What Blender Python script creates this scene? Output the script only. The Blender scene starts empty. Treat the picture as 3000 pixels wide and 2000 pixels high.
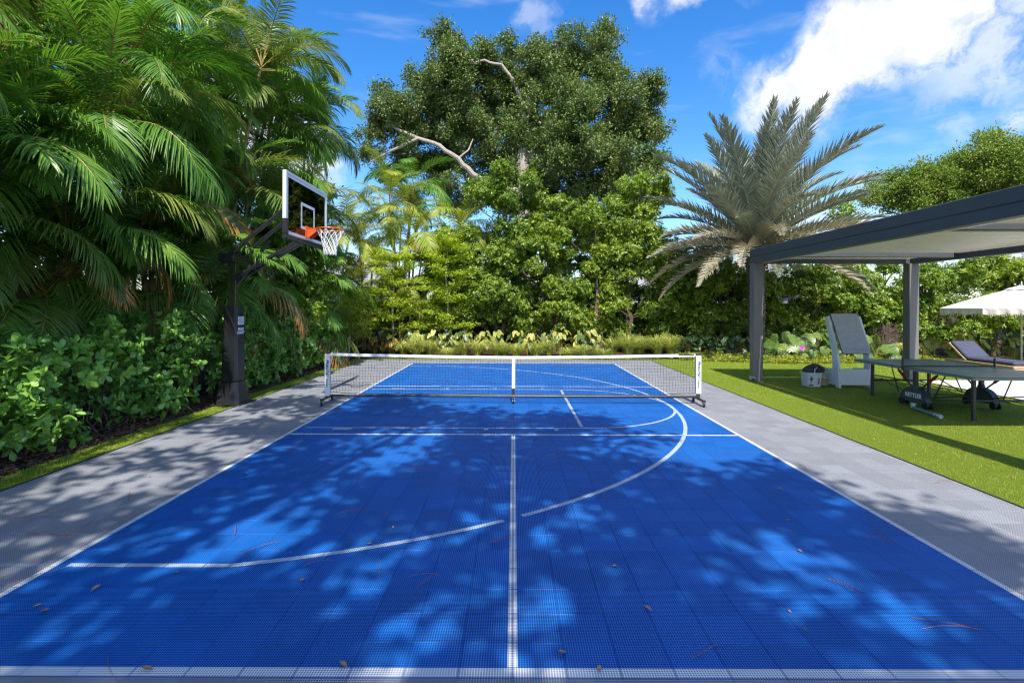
import bpy, math, random
import numpy as np
from mathutils import Vector, Matrix, Euler

# ------------------------------------------------------------------ scene, camera, light
scn = bpy.context.scene
col = scn.collection
rng = np.random.default_rng(11)
random.seed(11)
R = math.radians

CAM_H = 1.715
cam_d = bpy.data.cameras.new('camera')
cam = bpy.data.objects.new('camera', cam_d)
col.objects.link(cam)
cam.location = (0, 0, CAM_H)
cam.rotation_euler = (Matrix.Rotation(R(90), 4, 'X') @ Matrix.Rotation(R(0.2), 4, 'Z')).to_euler()
cam_d.sensor_width = 36.0
cam_d.lens = 18.55
cam_d.shift_y = -0.0344
cam_d.shift_x = -0.0017
cam_d.clip_start = 0.05
cam_d.clip_end = 3000
scn.camera = cam

SUN_EL, SUN_AZ = 53.8, 176.5
CLOUD_OFF = (4.4, 13.9, 9.64)  # shifts the added cumulus mostly clear of the framed sky
world = bpy.data.worlds.new('World')
scn.world = world
world.use_nodes = True
world.cycles.sampling_method = 'MANUAL'
world.cycles.sample_map_resolution = 1024
wt = world.node_tree
wt.nodes.clear()
def WN(t, **k):
    n = wt.nodes.new(t)
    for a, b in k.items():
        setattr(n, a, b)
    return n
def WL(a, b):
    wt.links.new(a, b)
w_out = WN('ShaderNodeOutputWorld')
sky = WN('ShaderNodeTexSky', sky_type='NISHITA')
sky.sun_disc = False
sky.sun_elevation = R(SUN_EL)
sky.sun_rotation = R(SUN_AZ)
sky.air_density = 1.0
sky.dust_density = 0.9
sky.ozone_density = 2.5
hs = WN('ShaderNodeHueSaturation')
hs.inputs['Saturation'].default_value = 1.4
hs.inputs['Value'].default_value = 0.92
hs.inputs['Hue'].default_value = 0.507
WL(sky.outputs[0], hs.inputs['Color'])
bg = WN('ShaderNodeBackground')
bg.inputs['Strength'].default_value = 0.15
WL(hs.outputs[0], bg.inputs['Color'])
# clouds: a few soft masses in the sky, edges broken up by fractal noise
tc = WN('ShaderNodeTexCoord')
def wmath(op, a, b=None, clamp=False):
    n = WN('ShaderNodeMath', operation=op)
    n.use_clamp = clamp
    for i, v in enumerate((a, b)):
        if v is None:
            continue
        if isinstance(v, (int, float)):
            n.inputs[i].default_value = v
        else:
            WL(v, n.inputs[i])
    return n.outputs[0]
def wrange(v, a, b, c=0.0, d=1.0):
    n = WN('ShaderNodeMapRange', interpolation_type='SMOOTHSTEP')
    WL(v, n.inputs[0])
    n.inputs[1].default_value = a
    n.inputs[2].default_value = b
    n.inputs[3].default_value = c
    n.inputs[4].default_value = d
    return n.outputs[0]
nz = WN('ShaderNodeTexNoise')
nz.inputs['Scale'].default_value = 7.0
nz.inputs['Detail'].default_value = 6
nz.inputs['Roughness'].default_value = 0.58
WL(tc.outputs['Generated'], nz.inputs['Vector'])
sub = WN('ShaderNodeVectorMath', operation='SUBTRACT')
WL(nz.outputs['Color'], sub.inputs[0])
sub.inputs[1].default_value = (0.5, 0.5, 0.5)
scl = WN('ShaderNodeVectorMath', operation='SCALE')
WL(sub.outputs[0], scl.inputs[0])
scl.inputs['Scale'].default_value = 0.16
wrp = WN('ShaderNodeVectorMath', operation='ADD')
WL(tc.outputs['Generated'], wrp.inputs[0])
WL(scl.outputs[0], wrp.inputs[1])
def wdir(xd, yd):
    return Vector(((xd - 1180) / 1212, 1.0, (703 - yd) / 1212)).normalized()
blobs = [((1775, 205), .062, 1.0), ((1865, 185), .075, 1.0), ((1960, 130), .080, 1.0), ((2060, 80), .085, .95),
         ((2130, 20), .085, .85), ((1900, 235), .05, .8), ((2230, 90), .10, .55), ((2340, 70), .11, .6), ((2330, 150), .08, .42),
         ((2260, 165), .07, .30), ((2345, 280), .035, .6), ((2200, 296), .03, .35), ((1225, 30), .035, .30), ((1250, 65), .025, .2),
         ((1640, 165), .04, .16), ((2240, 215), .06, .14)]
acc = None
for (p, r, a) in blobs:
    d = WN('ShaderNodeVectorMath', operation='DISTANCE')
    WL(wrp.outputs[0], d.inputs[0])
    d.inputs[1].default_value = wdir(*p)
    v = wrange(d.outputs['Value'], r * 1.25, r * 0.35, 0.0, a)
    acc = v if acc is None else wmath('MAXIMUM', acc, v)
nz2 = WN('ShaderNodeTexNoise')
nz2.inputs['Scale'].default_value = 16.0
nz2.inputs['Detail'].default_value = 6
nz2.inputs['Roughness'].default_value = 0.62
WL(wrp.outputs[0], nz2.inputs['Vector'])
tex = wrange(nz2.outputs['Fac'], 0.28, 0.58)
thin = wmath('MULTIPLY', acc, tex)
# solid heart, frayed rim
heart = wrange(acc, 0.55, 1.0)
mask = wmath('MAXIMUM', thin, heart, True)
# faint high streaks everywhere
mp = WN('ShaderNodeMapping')
mp.inputs['Scale'].default_value = (1.6, 2.0, 9.0)
mp.inputs['Rotation'].default_value = (0, R(8), 0)
WL(tc.outputs['Generated'], mp.inputs['Vector'])
nz3 = WN('ShaderNodeTexNoise')
nz3.inputs['Scale'].default_value = 1.7
nz3.inputs['Detail'].default_value = 4
nz3.inputs['Roughness'].default_value = 0.6
WL(mp.outputs[0], nz3.inputs['Vector'])
cir = wrange(nz3.outputs['Fac'], 0.56, 0.85, 0.0, 0.45)
mask = wmath('MAXIMUM', mask, cir, True)
# cumulus added all round, mostly out of view, to lift and whiten the ambient light
mp2 = WN('ShaderNodeMapping')
mp2.inputs['Location'].default_value = CLOUD_OFF
mp2.inputs['Scale'].default_value = (1.0, 1.0, 1.5)
WL(wrp.outputs[0], mp2.inputs['Vector'])
nz4 = WN('ShaderNodeTexNoise')
nz4.inputs['Scale'].default_value = 2.1
nz4.inputs['Detail'].default_value = 3
nz4.inputs['Roughness'].default_value = 0.55
WL(mp2.outputs[0], nz4.inputs['Vector'])
mask = wmath('MAXIMUM', mask, wrange(nz4.outputs['Fac'], 0.54, 0.63, 0.0, 0.95), True)
ccol = WN('ShaderNodeMix', data_type='RGBA')
WL(wrange(nz2.outputs['Fac'], 0.35, 0.65), ccol.inputs[0])
ccol.inputs[6].default_value = (0.72, 0.76, 0.85, 1)
ccol.inputs[7].default_value = (0.95, 0.95, 0.95, 1)
cbg = WN('ShaderNodeBackground')
WL(ccol.outputs[2], cbg.inputs['Color'])
cbg.inputs['Strength'].default_value = 0.66
wmix = WN('ShaderNodeMixShader')
WL(mask, wmix.inputs[0])
WL(bg.outputs[0], wmix.inputs[1])
WL(cbg.outputs[0], wmix.inputs[2])
WL(wmix.outputs[0], w_out.inputs['Surface'])

sun_d = bpy.data.lights.new('sun', 'SUN')
sun_d.energy = 4.0
sun_d.angle = R(0.55)
sun_d.color = (1.0, 0.95, 0.86)
sun = bpy.data.objects.new('sun', sun_d)
col.objects.link(sun)
sv = Vector((math.sin(R(SUN_AZ)) * math.cos(R(SUN_EL)), math.cos(R(SUN_AZ)) * math.cos(R(SUN_EL)), math.sin(R(SUN_EL))))
sun.rotation_euler = sv.to_track_quat('Z', 'Y').to_euler()
sun.location = sv * 60

scn.view_settings.view_transform = 'Standard'
scn.view_settings.look = 'None'
scn.view_settings.exposure = 0.94
scn.view_settings.gamma = 1.0
scn.view_settings.use_curve_mapping = False
scn.render.engine = 'CYCLES'
cy = scn.cycles
cy.max_bounces = 5
cy.diffuse_bounces = 3
cy.glossy_bounces = 2
cy.transmission_bounces = 4
cy.transparent_max_bounces = 8
cy.caustics_reflective = False
cy.caustics_refractive = False
cy.use_denoising = True
cy.pixel_filter_type = 'BLACKMAN_HARRIS'
cy.filter_width = 1.25
cy.debug_use_spatial_splits = True
cy.use_adaptive_sampling = True
cy.adaptive_threshold = .02
cy.sample_clamp_indirect = 6.0
scn.render.film_transparent = False

# ------------------------------------------------------------------ helpers
def px(xd, yd, D):
    """a point seen in the photograph, at distance D"""
    yd = yd - (xd - 1176) * 0.0035
    return Vector(((xd - 1180) / 1212 * D, D, CAM_H + (703 - yd) / 1212 * D))

def tag(o, label=None, cat=None, group=None, kind=None):
    if label: o['label'] = label
    if cat: o['category'] = cat
    if group: o['group'] = group
    if kind: o['kind'] = kind
    return o

def empty(name, loc=(0, 0, 0), rz=0.0):
    o = bpy.data.objects.new(name, None)
    o.location = loc
    o.rotation_euler = (0, 0, rz)
    o.empty_display_size = 0.1
    col.objects.link(o)
    return o

def link(name, me, parent=None, mat=None, mtx=None):
    o = bpy.data.objects.new(name, me)
    col.objects.link(o)
    if parent is not None:
        o.parent = parent
    if mat is not None and len(me.materials) == 0:
        for m in (mat if isinstance(mat, (list, tuple)) else [mat]):
            me.materials.append(m)
    if mtx is not None:
        o.matrix_local = mtx
    return o

def np_mesh(name, V, T, mats=(), attrs=None, mi=None, smooth=False):
    """mesh out of numpy verts (n,3) and equal sized polygons (m,k)"""
    V = np.asarray(V, dtype=np.float32)
    T = np.asarray(T, dtype=np.int32)
    me = bpy.data.meshes.new(name)
    me.vertices.add(len(V))
    me.vertices.foreach_set('co', V.ravel())
    k = T.shape[1]
    me.loops.add(T.size)
    me.loops.foreach_set('vertex_index', T.ravel())
    me.polygons.add(len(T))
    me.polygons.foreach_set('loop_start', np.arange(0, T.size, k, dtype=np.int32))
    me.polygons.foreach_set('loop_total', np.full(len(T), k, dtype=np.int32))
    if mi is not None:
        me.polygons.foreach_set('material_index', np.asarray(mi, dtype=np.int32))
    me.polygons.foreach_set('use_smooth', np.full(len(T), smooth, dtype=bool))
    for m in mats:
        me.materials.append(m)
    me.update(calc_edges=True)
    for an, av in (attrs or {}).items():
        a = me.attributes.new(an, 'FLOAT', 'POINT')
        a.data.foreach_set('value', np.asarray(av, dtype=np.float32).ravel())
    return me

class MB:
    """collects simple solids, builds them as one mesh"""
    def __init__(s):
        s.v = []; s.f = []; s.m = []
    def add(s, vs, fs, mi=0):
        b = len(s.v)
        s.v += [tuple(v) for v in vs]
        s.f += [tuple(i + b for i in f) for f in fs]
        s.m += [mi] * len(fs)
        return s
    def box(s, x0, x1, y0, y1, z0, z1, bev=0.0, mi=0, mtx=None):
        if bev <= 0:
            vs = [(x, y, z) for z in (z0, z1) for y in (y0, y1) for x in (x0, x1)]
            fs = [(0, 2, 3, 1), (4, 5, 7, 6), (0, 1, 5, 4), (2, 6, 7, 3), (0, 4, 6, 2), (1, 3, 7, 5)]
        else:
            b = min(bev, (x1 - x0) * .49, (y1 - y0) * .49, (z1 - z0) * .49)
            vs = []; idx = {}
            for sx in (0, 1):
                for sy in (0, 1):
                    for sz in (0, 1):
                        X, Y, Z = (x0, x1)[sx], (y0, y1)[sy], (z0, z1)[sz]
                        ix, iy, iz = X + (b, -b)[sx], Y + (b, -b)[sy], Z + (b, -b)[sz]
                        for ax, p in enumerate(((X, iy, iz), (ix, Y, iz), (ix, iy, Z))):
                            idx[(sx, sy, sz, ax)] = len(vs); vs.append(p)
            fs = []
            g = lambda a, b_, c, ax: idx[(a, b_, c, ax)]
            for q in (0, 1):
                f = [g(q, 0, 0, 0), g(q, 1, 0, 0), g(q, 1, 1, 0), g(q, 0, 1, 0)]
                fs.append(f if q else f[::-1])
                f = [g(0, q, 0, 1), g(0, q, 1, 1), g(1, q, 1, 1), g(1, q, 0, 1)]
                fs.append(f if q else f[::-1])
                f = [g(0, 0, q, 2), g(1, 0, q, 2), g(1, 1, q, 2), g(0, 1, q, 2)]
                fs.append(f if q else f[::-1])
            for a in (0, 1):
                for c in (0, 1):
                    fs.append([g(a, c, 0, 0), g(a, c, 1, 0), g(a, c, 1, 1), g(a, c, 0, 1)])
                    fs.append([g(a, 0, c, 0), g(a, 1, c, 0), g(a, 1, c, 2), g(a, 0, c, 2)])
                    fs.append([g(0, a, c, 1), g(1, a, c, 1), g(1, a, c, 2), g(0, a, c, 2)])
                    for e in (0, 1):
                        fs.append([g(a, c, e, 0), g(a, c, e, 1), g(a, c, e, 2)])
            cx, cy_, cz = (x0 + x1) / 2, (y0 + y1) / 2, (z0 + z1) / 2
            out = []
            for f in fs:
                p = [Vector(vs[i]) for i in f]
                n = (p[1] - p[0]).cross(p[2] - p[0])
                m = sum(p, Vector()) / len(p) - Vector((cx, cy_, cz))
                out.append(f if n.dot(m) >= 0 else f[::-1])
            fs = out
        if mtx is not None:
            vs = [tuple(mtx @ Vector(v)) for v in vs]
        return s.add(vs, fs, mi)
    def bar(s, a, b, w, h, up=(0, 0, 1), bev=0.0, mi=0):
        a, b = Vector(a), Vector(b)
        d = b - a
        L = d.length
        d.normalize()
        u = Vector(up)
        if abs(d.dot(u)) > .98: u = Vector((0, 1, 0))
        x = d.cross(u).normalized()
        z = x.cross(d)
        m = Matrix((x, d, z)).transposed().to_4x4()
        m.translation = a
        return s.box(-w / 2, w / 2, 0, L, -h / 2, h / 2, bev, mi, m)
    def tube(s, pts, rad, n=8, mi=0, caps=True, closed=False):
        pts = [Vector(p) for p in pts]
        N = len(pts)
        if not isinstance(rad, (list, tuple)): rad = [rad] * N
        vs = []
        prev = None
        for i, p in enumerate(pts):
            if closed:
                t = pts[(i + 1) % N] - pts[(i - 1) % N]
            else:
                t = pts[min(i + 1, N - 1)] - pts[max(i - 1, 0)]
            t.normalize()
            if prev is None:
                u = Vector((0, 0, 1)) if abs(t.z) < .9 else Vector((1, 0, 0))
                x = t.cross(u).normalized()
            else:
                x = (prev - t * prev.dot(t)).normalized()
            prev = x
            y = t.cross(x)
            for k in range(n):
                a = 2 * math.pi * k / n
                vs.append(p + (x * math.cos(a) + y * math.sin(a)) * rad[i])
        fs = []
        for i in range(N if closed else N - 1):
            j = (i + 1) % N
            for k in range(n):
                l = (k + 1) % n
                fs.append((i * n + k, i * n + l, j * n + l, j * n + k))
        if caps and not closed:
            fs.append(tuple(range(n))[::-1])
            fs.append(tuple((N - 1) * n + k for k in range(n)))
        return s.add(vs, fs, mi)
    def lathe(s, prof, c=(0, 0, 0), n=16, mi=0, mtx=None, cap=True):
        vs = []
        for (r, z) in prof:
            for k in range(n):
                a = 2 * math.pi * k / n
                vs.append((c[0] + r * math.cos(a), c[1] + r * math.sin(a), c[2] + z))
        fs = []
        for i in range(len(prof) - 1):
            for k in range(n):
                l = (k + 1) % n
                fs.append((i * n + k, i * n + l, (i + 1) * n + l, (i + 1) * n + k))
        if cap:
            fs.append(tuple(range(n))[::-1])
            fs.append(tuple((len(prof) - 1) * n + k for k in range(n)))
        if mtx is not None:
            vs = [tuple(mtx @ Vector(v)) for v in vs]
        return s.add(vs, fs, mi)
    def prism(s, poly, d, mtx=None, mi=0):
        """poly in local xy, extruded along +z by d"""
        n = len(poly)
        vs = [(x, y, 0) for x, y in poly] + [(x, y, d) for x, y in poly]
        fs = [tuple(range(n))[::-1], tuple(range(n, 2 * n))]
        for i in range(n):
            j = (i + 1) % n
            fs.append((i, j, n + j, n + i))
        if mtx is not None:
            vs = [tuple(mtx @ Vector(v)) for v in vs]
        return s.add(vs, fs, mi)
    def sheet(s, pts, mi=0):
        return s.add(pts, [tuple(range(len(pts)))], mi)
    def mesh(s, name, mats=(), smooth=False):
        me = bpy.data.meshes.new(name)
        me.from_pydata(s.v, [], s.f)
        for m in (mats if isinstance(mats, (list, tuple)) else [mats]):
            me.materials.append(m)
        me.polygons.foreach_set('material_index', s.m)
        if smooth:
            me.polygons.foreach_set('use_smooth', [True] * len(me.polygons))
            try:
                me.set_sharp_from_angle(angle=R(38))
            except Exception:
                pass
        me.update()
        return me
    def build(s, name, mats, parent=None, smooth=False, mtx=None):
        return link(name, s.mesh(name, mats, smooth), parent, None, mtx)

def text_mesh(name, txt, size, mat, parent, mtx, bold=0.0, shear=0.0, ext=0.0008, space=1.0, align='CENTER', small_caps=0.75):
    cu = bpy.data.curves.new(name, 'FONT')
    cu.body = txt
    cu.size = size
    cu.extrude = ext
    cu.offset = bold
    cu.shear = shear
    cu.space_character = space
    cu.align_x = align
    cu.align_y = 'CENTER'
    cu.resolution_u = 3
    o = bpy.data.objects.new('tmp', cu)
    col.objects.link(o)
    dg = bpy.context.evaluated_depsgraph_get()
    dg.update()
    me = bpy.data.meshes.new_from_object(o.evaluated_get(dg))
    bpy.data.objects.remove(o)
    bpy.data.curves.remove(cu)
    me.materials.clear()
    return link(name, me, parent, mat, mtx)

def frame(loc, x, y):
    x = Vector(x).normalized(); y = Vector(y).normalized()
    z = x.cross(y)
    m = Matrix((x, y, z)).transposed().to_4x4()
    m.translation = Vector(loc)
    return m

# ------------------------------------------------------------------ materials
def new_mat(name):
    m = bpy.data.materials.new(name)
    m.use_nodes = True
    nt = m.node_tree
    b = nt.nodes['Principled BSDF']
    return m, nt, b

class NT:
    def __init__(s, nt): s.nt = nt
    def n(s, t, **k):
        x = s.nt.nodes.new(t)
        for a, b in k.items(): setattr(x, a, b)
        return x
    def l(s, a, b): s.nt.links.new(a, b)
    def math(s, op, a, b=None, c=None, clamp=False):
        x = s.n('ShaderNodeMath', operation=op); x.use_clamp = clamp
        for i, v in enumerate((a, b, c)):
            if v is None: continue
            if isinstance(v, (int, float)): x.inputs[i].default_value = v
            else: s.l(v, x.inputs[i])
        return x.outputs[0]
    def mix(s, fac, a, b, mode='MIX'):
        x = s.n('ShaderNodeMix', data_type='RGBA', blend_type=mode)
        for i, v in ((0, fac), (6, a), (7, b)):
            if isinstance(v, (int, float)): x.inputs[i].default_value = v
            elif isinstance(v, (tuple, list)): x.inputs[i].default_value = (*v[:3], 1)
            else: s.l(v, x.inputs[i])
        return x.outputs[2]
    def noise(s, scale, detail=4, rough=.55, vec=None, dim='3D'):
        x = s.n('ShaderNodeTexNoise', noise_dimensions=dim)
        x.inputs['Scale'].default_value = scale
        x.inputs['Detail'].default_value = detail
        x.inputs['Roughness'].default_value = rough
        if vec is not None: s.l(vec, x.inputs['Vector'])
        return x.outputs['Fac']
    def rng(s, v, a, b, c=0., d=1.):
        x = s.n('ShaderNodeMapRange')
        s.l(v, x.inputs[0])
        for i, q in enumerate((a, b, c, d)): x.inputs[i + 1].default_value = q
        return x.outputs[0]
    def pos(s): return s.n('ShaderNodeNewGeometry').outputs['Position']
    def objc(s): return s.n('ShaderNodeTexCoord').outputs['Object']

def simple(name, c, rough=.5, metal=0., var=.12, scale=6., bump=0., bscale=60., spec=.5, c2=None, world=True, wear=None):
    m, nt, b = new_mat(name)
    q = NT(nt)
    vec = q.pos() if world else q.objc()
    f = q.noise(scale, 5, .6, vec)
    a = tuple(x * (1 - var) for x in c)
    e = c2 if c2 else tuple(min(1, x * (1 + var)) for x in c)
    q.l(q.mix(q.rng(f, .3, .7), a, e), b.inputs['Base Color'])
    g = q.noise(scale * 3.1, 3, .5, vec)
    q.l(q.rng(g, .2, .8, max(.02, rough - .08), min(1, rough + .08)), b.inputs['Roughness'])
    b.inputs['Metallic'].default_value = metal
    b.inputs['Specular IOR Level'].default_value = spec
    if bump > 0:
        bn = q.n('ShaderNodeBump')
        bn.inputs['Strength'].default_value = bump
        bn.inputs['Distance'].default_value = .01
        q.l(q.noise(bscale, 4, .6, vec), bn.inputs['Height'])
        q.l(bn.outputs[0], b.inputs['Normal'])
    return m

def grid_mat(name, c, hole, rough=.45, wear=.12, dustv=.04, pitch=.0127, ox=-3.048, oy=2.437):
    """plastic court tile: open square lattice"""
    m, nt, b = new_mat(name)
    q = NT(nt)
    p = q.n('ShaderNodeSeparateXYZ')
    q.l(q.pos(), p.inputs[0])
    ms = []
    for i, o in ((0, ox), (1, oy)):
        u = q.math('MULTIPLY', q.math('SUBTRACT', p.outputs[i], o - 50 * .254), 1 / pitch)
        fr = q.math('FRACT', u)
        d = q.math('ABSOLUTE', q.math('SUBTRACT', fr, .5))
        ms.append(q.rng(d, .27, .34, 1., 0.))
    h = q.math('MULTIPLY', ms[0], ms[1])
    # tiles differ a little from one another; dust dulls them in places
    cx = q.math('FLOOR', q.math('MULTIPLY', q.math('SUBTRACT', p.outputs[0], ox), 1 / .254))
    cyy = q.math('FLOOR', q.math('MULTIPLY', q.math('SUBTRACT', p.outputs[1], oy), 1 / .254))
    cv = q.n('ShaderNodeCombineXYZ')
    q.l(cx, cv.inputs[0]); q.l(cyy, cv.inputs[1])
    wn = q.n('ShaderNodeTexWhiteNoise', noise_dimensions='2D')
    q.l(cv.outputs[0], wn.inputs['Vector'])
    tv = q.rng(wn.outputs['Value'], 0, 1, 1 - wear, 1 + wear)
    vm = q.n('ShaderNodeVectorMath', operation='SCALE')
    vm.inputs[0].default_value = c
    q.l(tv, vm.inputs['Scale'])
    dust = q.rng(q.noise(1.3, 6, .65, q.pos()), .45, .75, 0., dustv)
    cc = q.mix(dust, vm.outputs[0], (.42, .42, .42))
    sp = q.rng(q.noise(38, 3, .7, q.pos()), .68, .74, 0., .25)
    cc = q.mix(sp, cc, (.30, .27, .24))
    cc = q.mix(h, cc, hole)
    q.l(cc, b.inputs['Base Color'])
    q.l(q.rng(h, 0, 1, rough, .8), b.inputs['Roughness'])
    b.inputs['Specular IOR Level'].default_value = .22
    bn = q.n('ShaderNodeBump')
    bn.inputs['Strength'].default_value = .35
    bn.inputs['Distance'].default_value = .003
    q.l(q.math('SUBTRACT', 1.0, h), bn.inputs['Height'])
    q.l(bn.outputs[0], b.inputs['Normal'])
    return m

def leaf_mat(name, c0, c1, tip=None, tip_at=.8, trans=.3, rough=.42, spec=.4, dry=None, dry_amt=0., vein=None, obj_var=.35):
    """leaf colour between c0 and c1 by leaf and by object; translucent"""
    m, nt, b = new_mat(name)
    q = NT(nt)
    at = q.n('ShaderNodeAttribute', attribute_name='var')
    oi = q.n('ShaderNodeObjectInfo')
    f = q.math('ADD', q.math('MULTIPLY', at.outputs['Fac'], 1 - obj_var), q.math('MULTIPLY', oi.outputs['Random'], obj_var))
    f2 = q.math('ADD', f, q.rng(q.noise(2.2, 3, .5, q.pos()), .3, .7, -.2, .2), clamp=True)
    c = q.mix(f2, c0, c1)
    if dry is not None:
        fr = q.math('FRACT', q.math('MULTIPLY', at.outputs['Fac'], 37.13))
        c = q.mix(q.math('GREATER_THAN', fr, 1 - dry_amt), c, dry)
    if tip is not None:
        tt = q.n('ShaderNodeAttribute', attribute_name='tt')
        lim = q.math('ADD', tip_at - .25, q.math('MULTIPLY', at.outputs['Fac'], .5))
        k = q.math('GREATER_THAN', tt.outputs['Fac'], lim)
        c = q.mix(k, c, tip)
    q.l(c, b.inputs['Base Color'])
    b.inputs['Roughness'].default_value = rough
    b.inputs['Specular IOR Level'].default_value = spec
    tr = q.n('ShaderNodeBsdfTranslucent')
    hsv = q.n('ShaderNodeHueSaturation')
    hsv.inputs['Saturation'].default_value = 1.1
    hsv.inputs['Value'].default_value = 1.5
    q.l(c, hsv.inputs['Color'])
    q.l(hsv.outputs[0], tr.inputs['Color'])
    mx = q.n('ShaderNodeMixShader')
    mx.inputs[0].default_value = trans
    q.l(b.outputs[0], mx.inputs[1])
    q.l(tr.outputs[0], mx.inputs[2])
    q.l(mx.outputs[0], nt.nodes['Material Output'].inputs['Surface'])
    return m

def ground_mat(name, cols, scale, bump=.5, rough=.9):
    m, nt, b = new_mat(name)
    q = NT(nt)
    p = q.pos()
    f = q.noise(scale, 8, .7, p)
    g = q.noise(scale * .12, 4, .5, p)
    h = q.noise(scale * 4, 4, .7, p)
    c = q.mix(q.rng(f, .35, .65), cols[0], cols[1])
    c = q.mix(q.rng(h, .55, .7), c, cols[2])
    c = q.mix(q.rng(g, .4, .65, 0, .5), c, cols[3])
    q.l(c, b.inputs['Base Color'])
    b.inputs['Roughness'].default_value = rough
    b.inputs['Specular IOR Level'].default_value = .2
    bn = q.n('ShaderNodeBump')
    bn.inputs['Strength'].default_value = bump
    bn.inputs['Distance'].default_value = .03
    q.l(q.math('ADD', f, h), bn.inputs['Height'])
    q.l(bn.outputs[0], b.inputs['Normal'])
    return m

M = {}
M['blue'] = grid_mat('blue_tile_plastic', (.010, .150, .56), (.0006, .004, .022))
M['grey'] = grid_mat('grey_tile_plastic', (.33, .34, .37), (.05, .054, .065), dustv=.2)
M['line'] = grid_mat('white_line_plastic', (.80, .80, .80), (.13, .15, .20), wear=.04)
M['line2'] = grid_mat('pale_line_plastic', (.50, .60, .70), (.06, .10, .18), wear=.04)
M['line3'] = grid_mat('faint_line_plastic', (.40, .43, .48), (.12, .13, .15), wear=.04)
M['underlay'] = simple('black_underlay', (.012, .014, .02), .8)
M['rubber'] = simple('black_rubber', (.012, .012, .013), .6)
M['ground'] = ground_mat('soil', [(.05, .035, .022), (.09, .062, .04), (.12, .09, .06), (.05, .06, .025)], 6)
M['mulch'] = ground_mat('dark_mulch', [(.028, .017, .010), (.085, .050, .030), (.17, .11, .075), (.035, .022, .015)], 22, .9)
M['chip'] = simple('bark_chip', (.16, .085, .05), .85, var=.6, scale=40)
M['turf'] = ground_mat('turf_backing', [(.13, .19, .012), (.21, .28, .02), (.33, .37, .07), (.17, .23, .016)], 40, .8)
M['blade'] = leaf_mat('turf_blade', (.18, .28, .014), (.44, .52, .06), trans=.15, rough=.5, spec=.25, dry=(.32, .29, .12), dry_amt=.10)
M['paver'] = simple('pale_stone', (.60, .56, .52), .7, var=.12, scale=9, bump=.2)
M['dark_metal'] = simple('grey_powder_coat', (.066, .076, .080), .45, var=.05, scale=3, spec=.45)
M['post_metal'] = simple('post_powder_coat', (.15, .148, .142), .5, var=.05, scale=3)
M['cream'] = simple('cream_louvre', (.74, .72, .66), .32, var=.03, scale=2)
M['black'] = simple('black_paint', (.012, .012, .014), .38, var=.2)
M['black_pad'] = simple('black_vinyl', (.010, .011, .013), .42, var=.2, bump=.15, bscale=220)
M['olive_paint'] = simple('olive_glossy_paint', (.035, .045, .012), .3)
M['white_paint'] = simple('white_paint', (.78, .78, .77), .45, var=.04)
M['white_plastic'] = simple('white_plastic', (.66, .68, .70), .42, var=.05, scale=4)
M['vinyl'] = simple('creased_white_vinyl', (.80, .80, .79), .45, var=.06, scale=30, bump=.6, bscale=28)
M['ink'] = simple('black_ink', (.015, .014, .018), .6)
M['white_ink'] = simple('white_ink', (.75, .77, .80), .6)
M['orange'] = simple('orange_enamel', (.72, .10, .022), .35, var=.08)
M['net_white'] = simple('white_cord', (.78, .78, .76), .8)
M['net_black'] = simple('black_cord', (.02, .02, .024), .7)
M['tube'] = simple('dark_steel_tube', (.055, .05, .052), .33, metal=.4, spec=.5)
M['chrome'] = simple('zinc', (.5, .5, .5), .35, metal=.9)
M['bark'] = simple('grey_bark', (.34, .30, .26), .9, var=.35, scale=9, bump=.8, bscale=22)
M['bark_dark'] = simple('brown_bark', (.11, .08, .055), .9, var=.4, scale=9, bump=.8, bscale=22)
M['cane'] = simple('palm_cane', (.25, .24, .09), .6, var=.5, scale=5, bump=.4, bscale=12, c2=(.42, .30, .12))
M['rachis'] = simple('palm_rachis', (.24, .25, .05), .5, var=.35, scale=3, c2=(.42, .26, .06))
M['rachis_dry'] = simple('dry_rachis', (.33, .20, .09), .7, var=.3)
M['rachis_grey'] = simple('grey_rachis', (.36, .36, .22), .55, var=.25)
M['boot'] = simple('palm_boot', (.16, .105, .07), .95, var=.5, scale=14, bump=.8, bscale=40)
M['fence'] = simple('weathered_fence', (.075, .055, .042), .85, var=.4, scale=5, bump=.4, bscale=30)
M['areca'] = leaf_mat('areca_leaf', (.070, .19, .022), (.21, .37, .060), tip=(.30, .20, .07), tip_at=1.2, trans=.3, rough=.38, spec=.42)
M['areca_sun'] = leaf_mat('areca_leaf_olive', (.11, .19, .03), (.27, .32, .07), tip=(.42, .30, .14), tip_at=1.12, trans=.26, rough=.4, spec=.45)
M['areca_tan'] = leaf_mat('areca_leaf_turning', (.075, .12, .03), (.22, .20, .06), tip=(.50, .24, .06), tip_at=.62, trans=.26)
M['areca_dry'] = leaf_mat('areca_leaf_dry', (.42, .20, .06), (.36, .27, .17), trans=.2, rough=.7, spec=.2)
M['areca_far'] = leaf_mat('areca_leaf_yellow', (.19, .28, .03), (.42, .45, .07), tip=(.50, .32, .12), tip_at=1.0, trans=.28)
M['date'] = leaf_mat('date_palm_leaf', (.15, .185, .12), (.33, .34, .245), trans=.14, rough=.45, spec=.45)
M['date_old'] = leaf_mat('date_palm_leaf_old', (.27, .25, .17), (.47, .41, .29), trans=.14, rough=.55, spec=.3)
M['clusia'] = leaf_mat('clusia_leaf', (.095, .26, .032), (.31, .52, .09), trans=.15, rough=.36, spec=.5)
M['clusia_dark'] = leaf_mat('clusia_leaf_shade', (.07, .20, .026), (.22, .40, .065), trans=.15, rough=.4, spec=.45)  # dimmer copy for leaves behind the front ones, interior shade put into the colour
M['hedge'] = leaf_mat('hedge_leaf', (.10, .19, .016), (.38, .45, .05), trans=.28, rough=.33, spec=.5)
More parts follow.
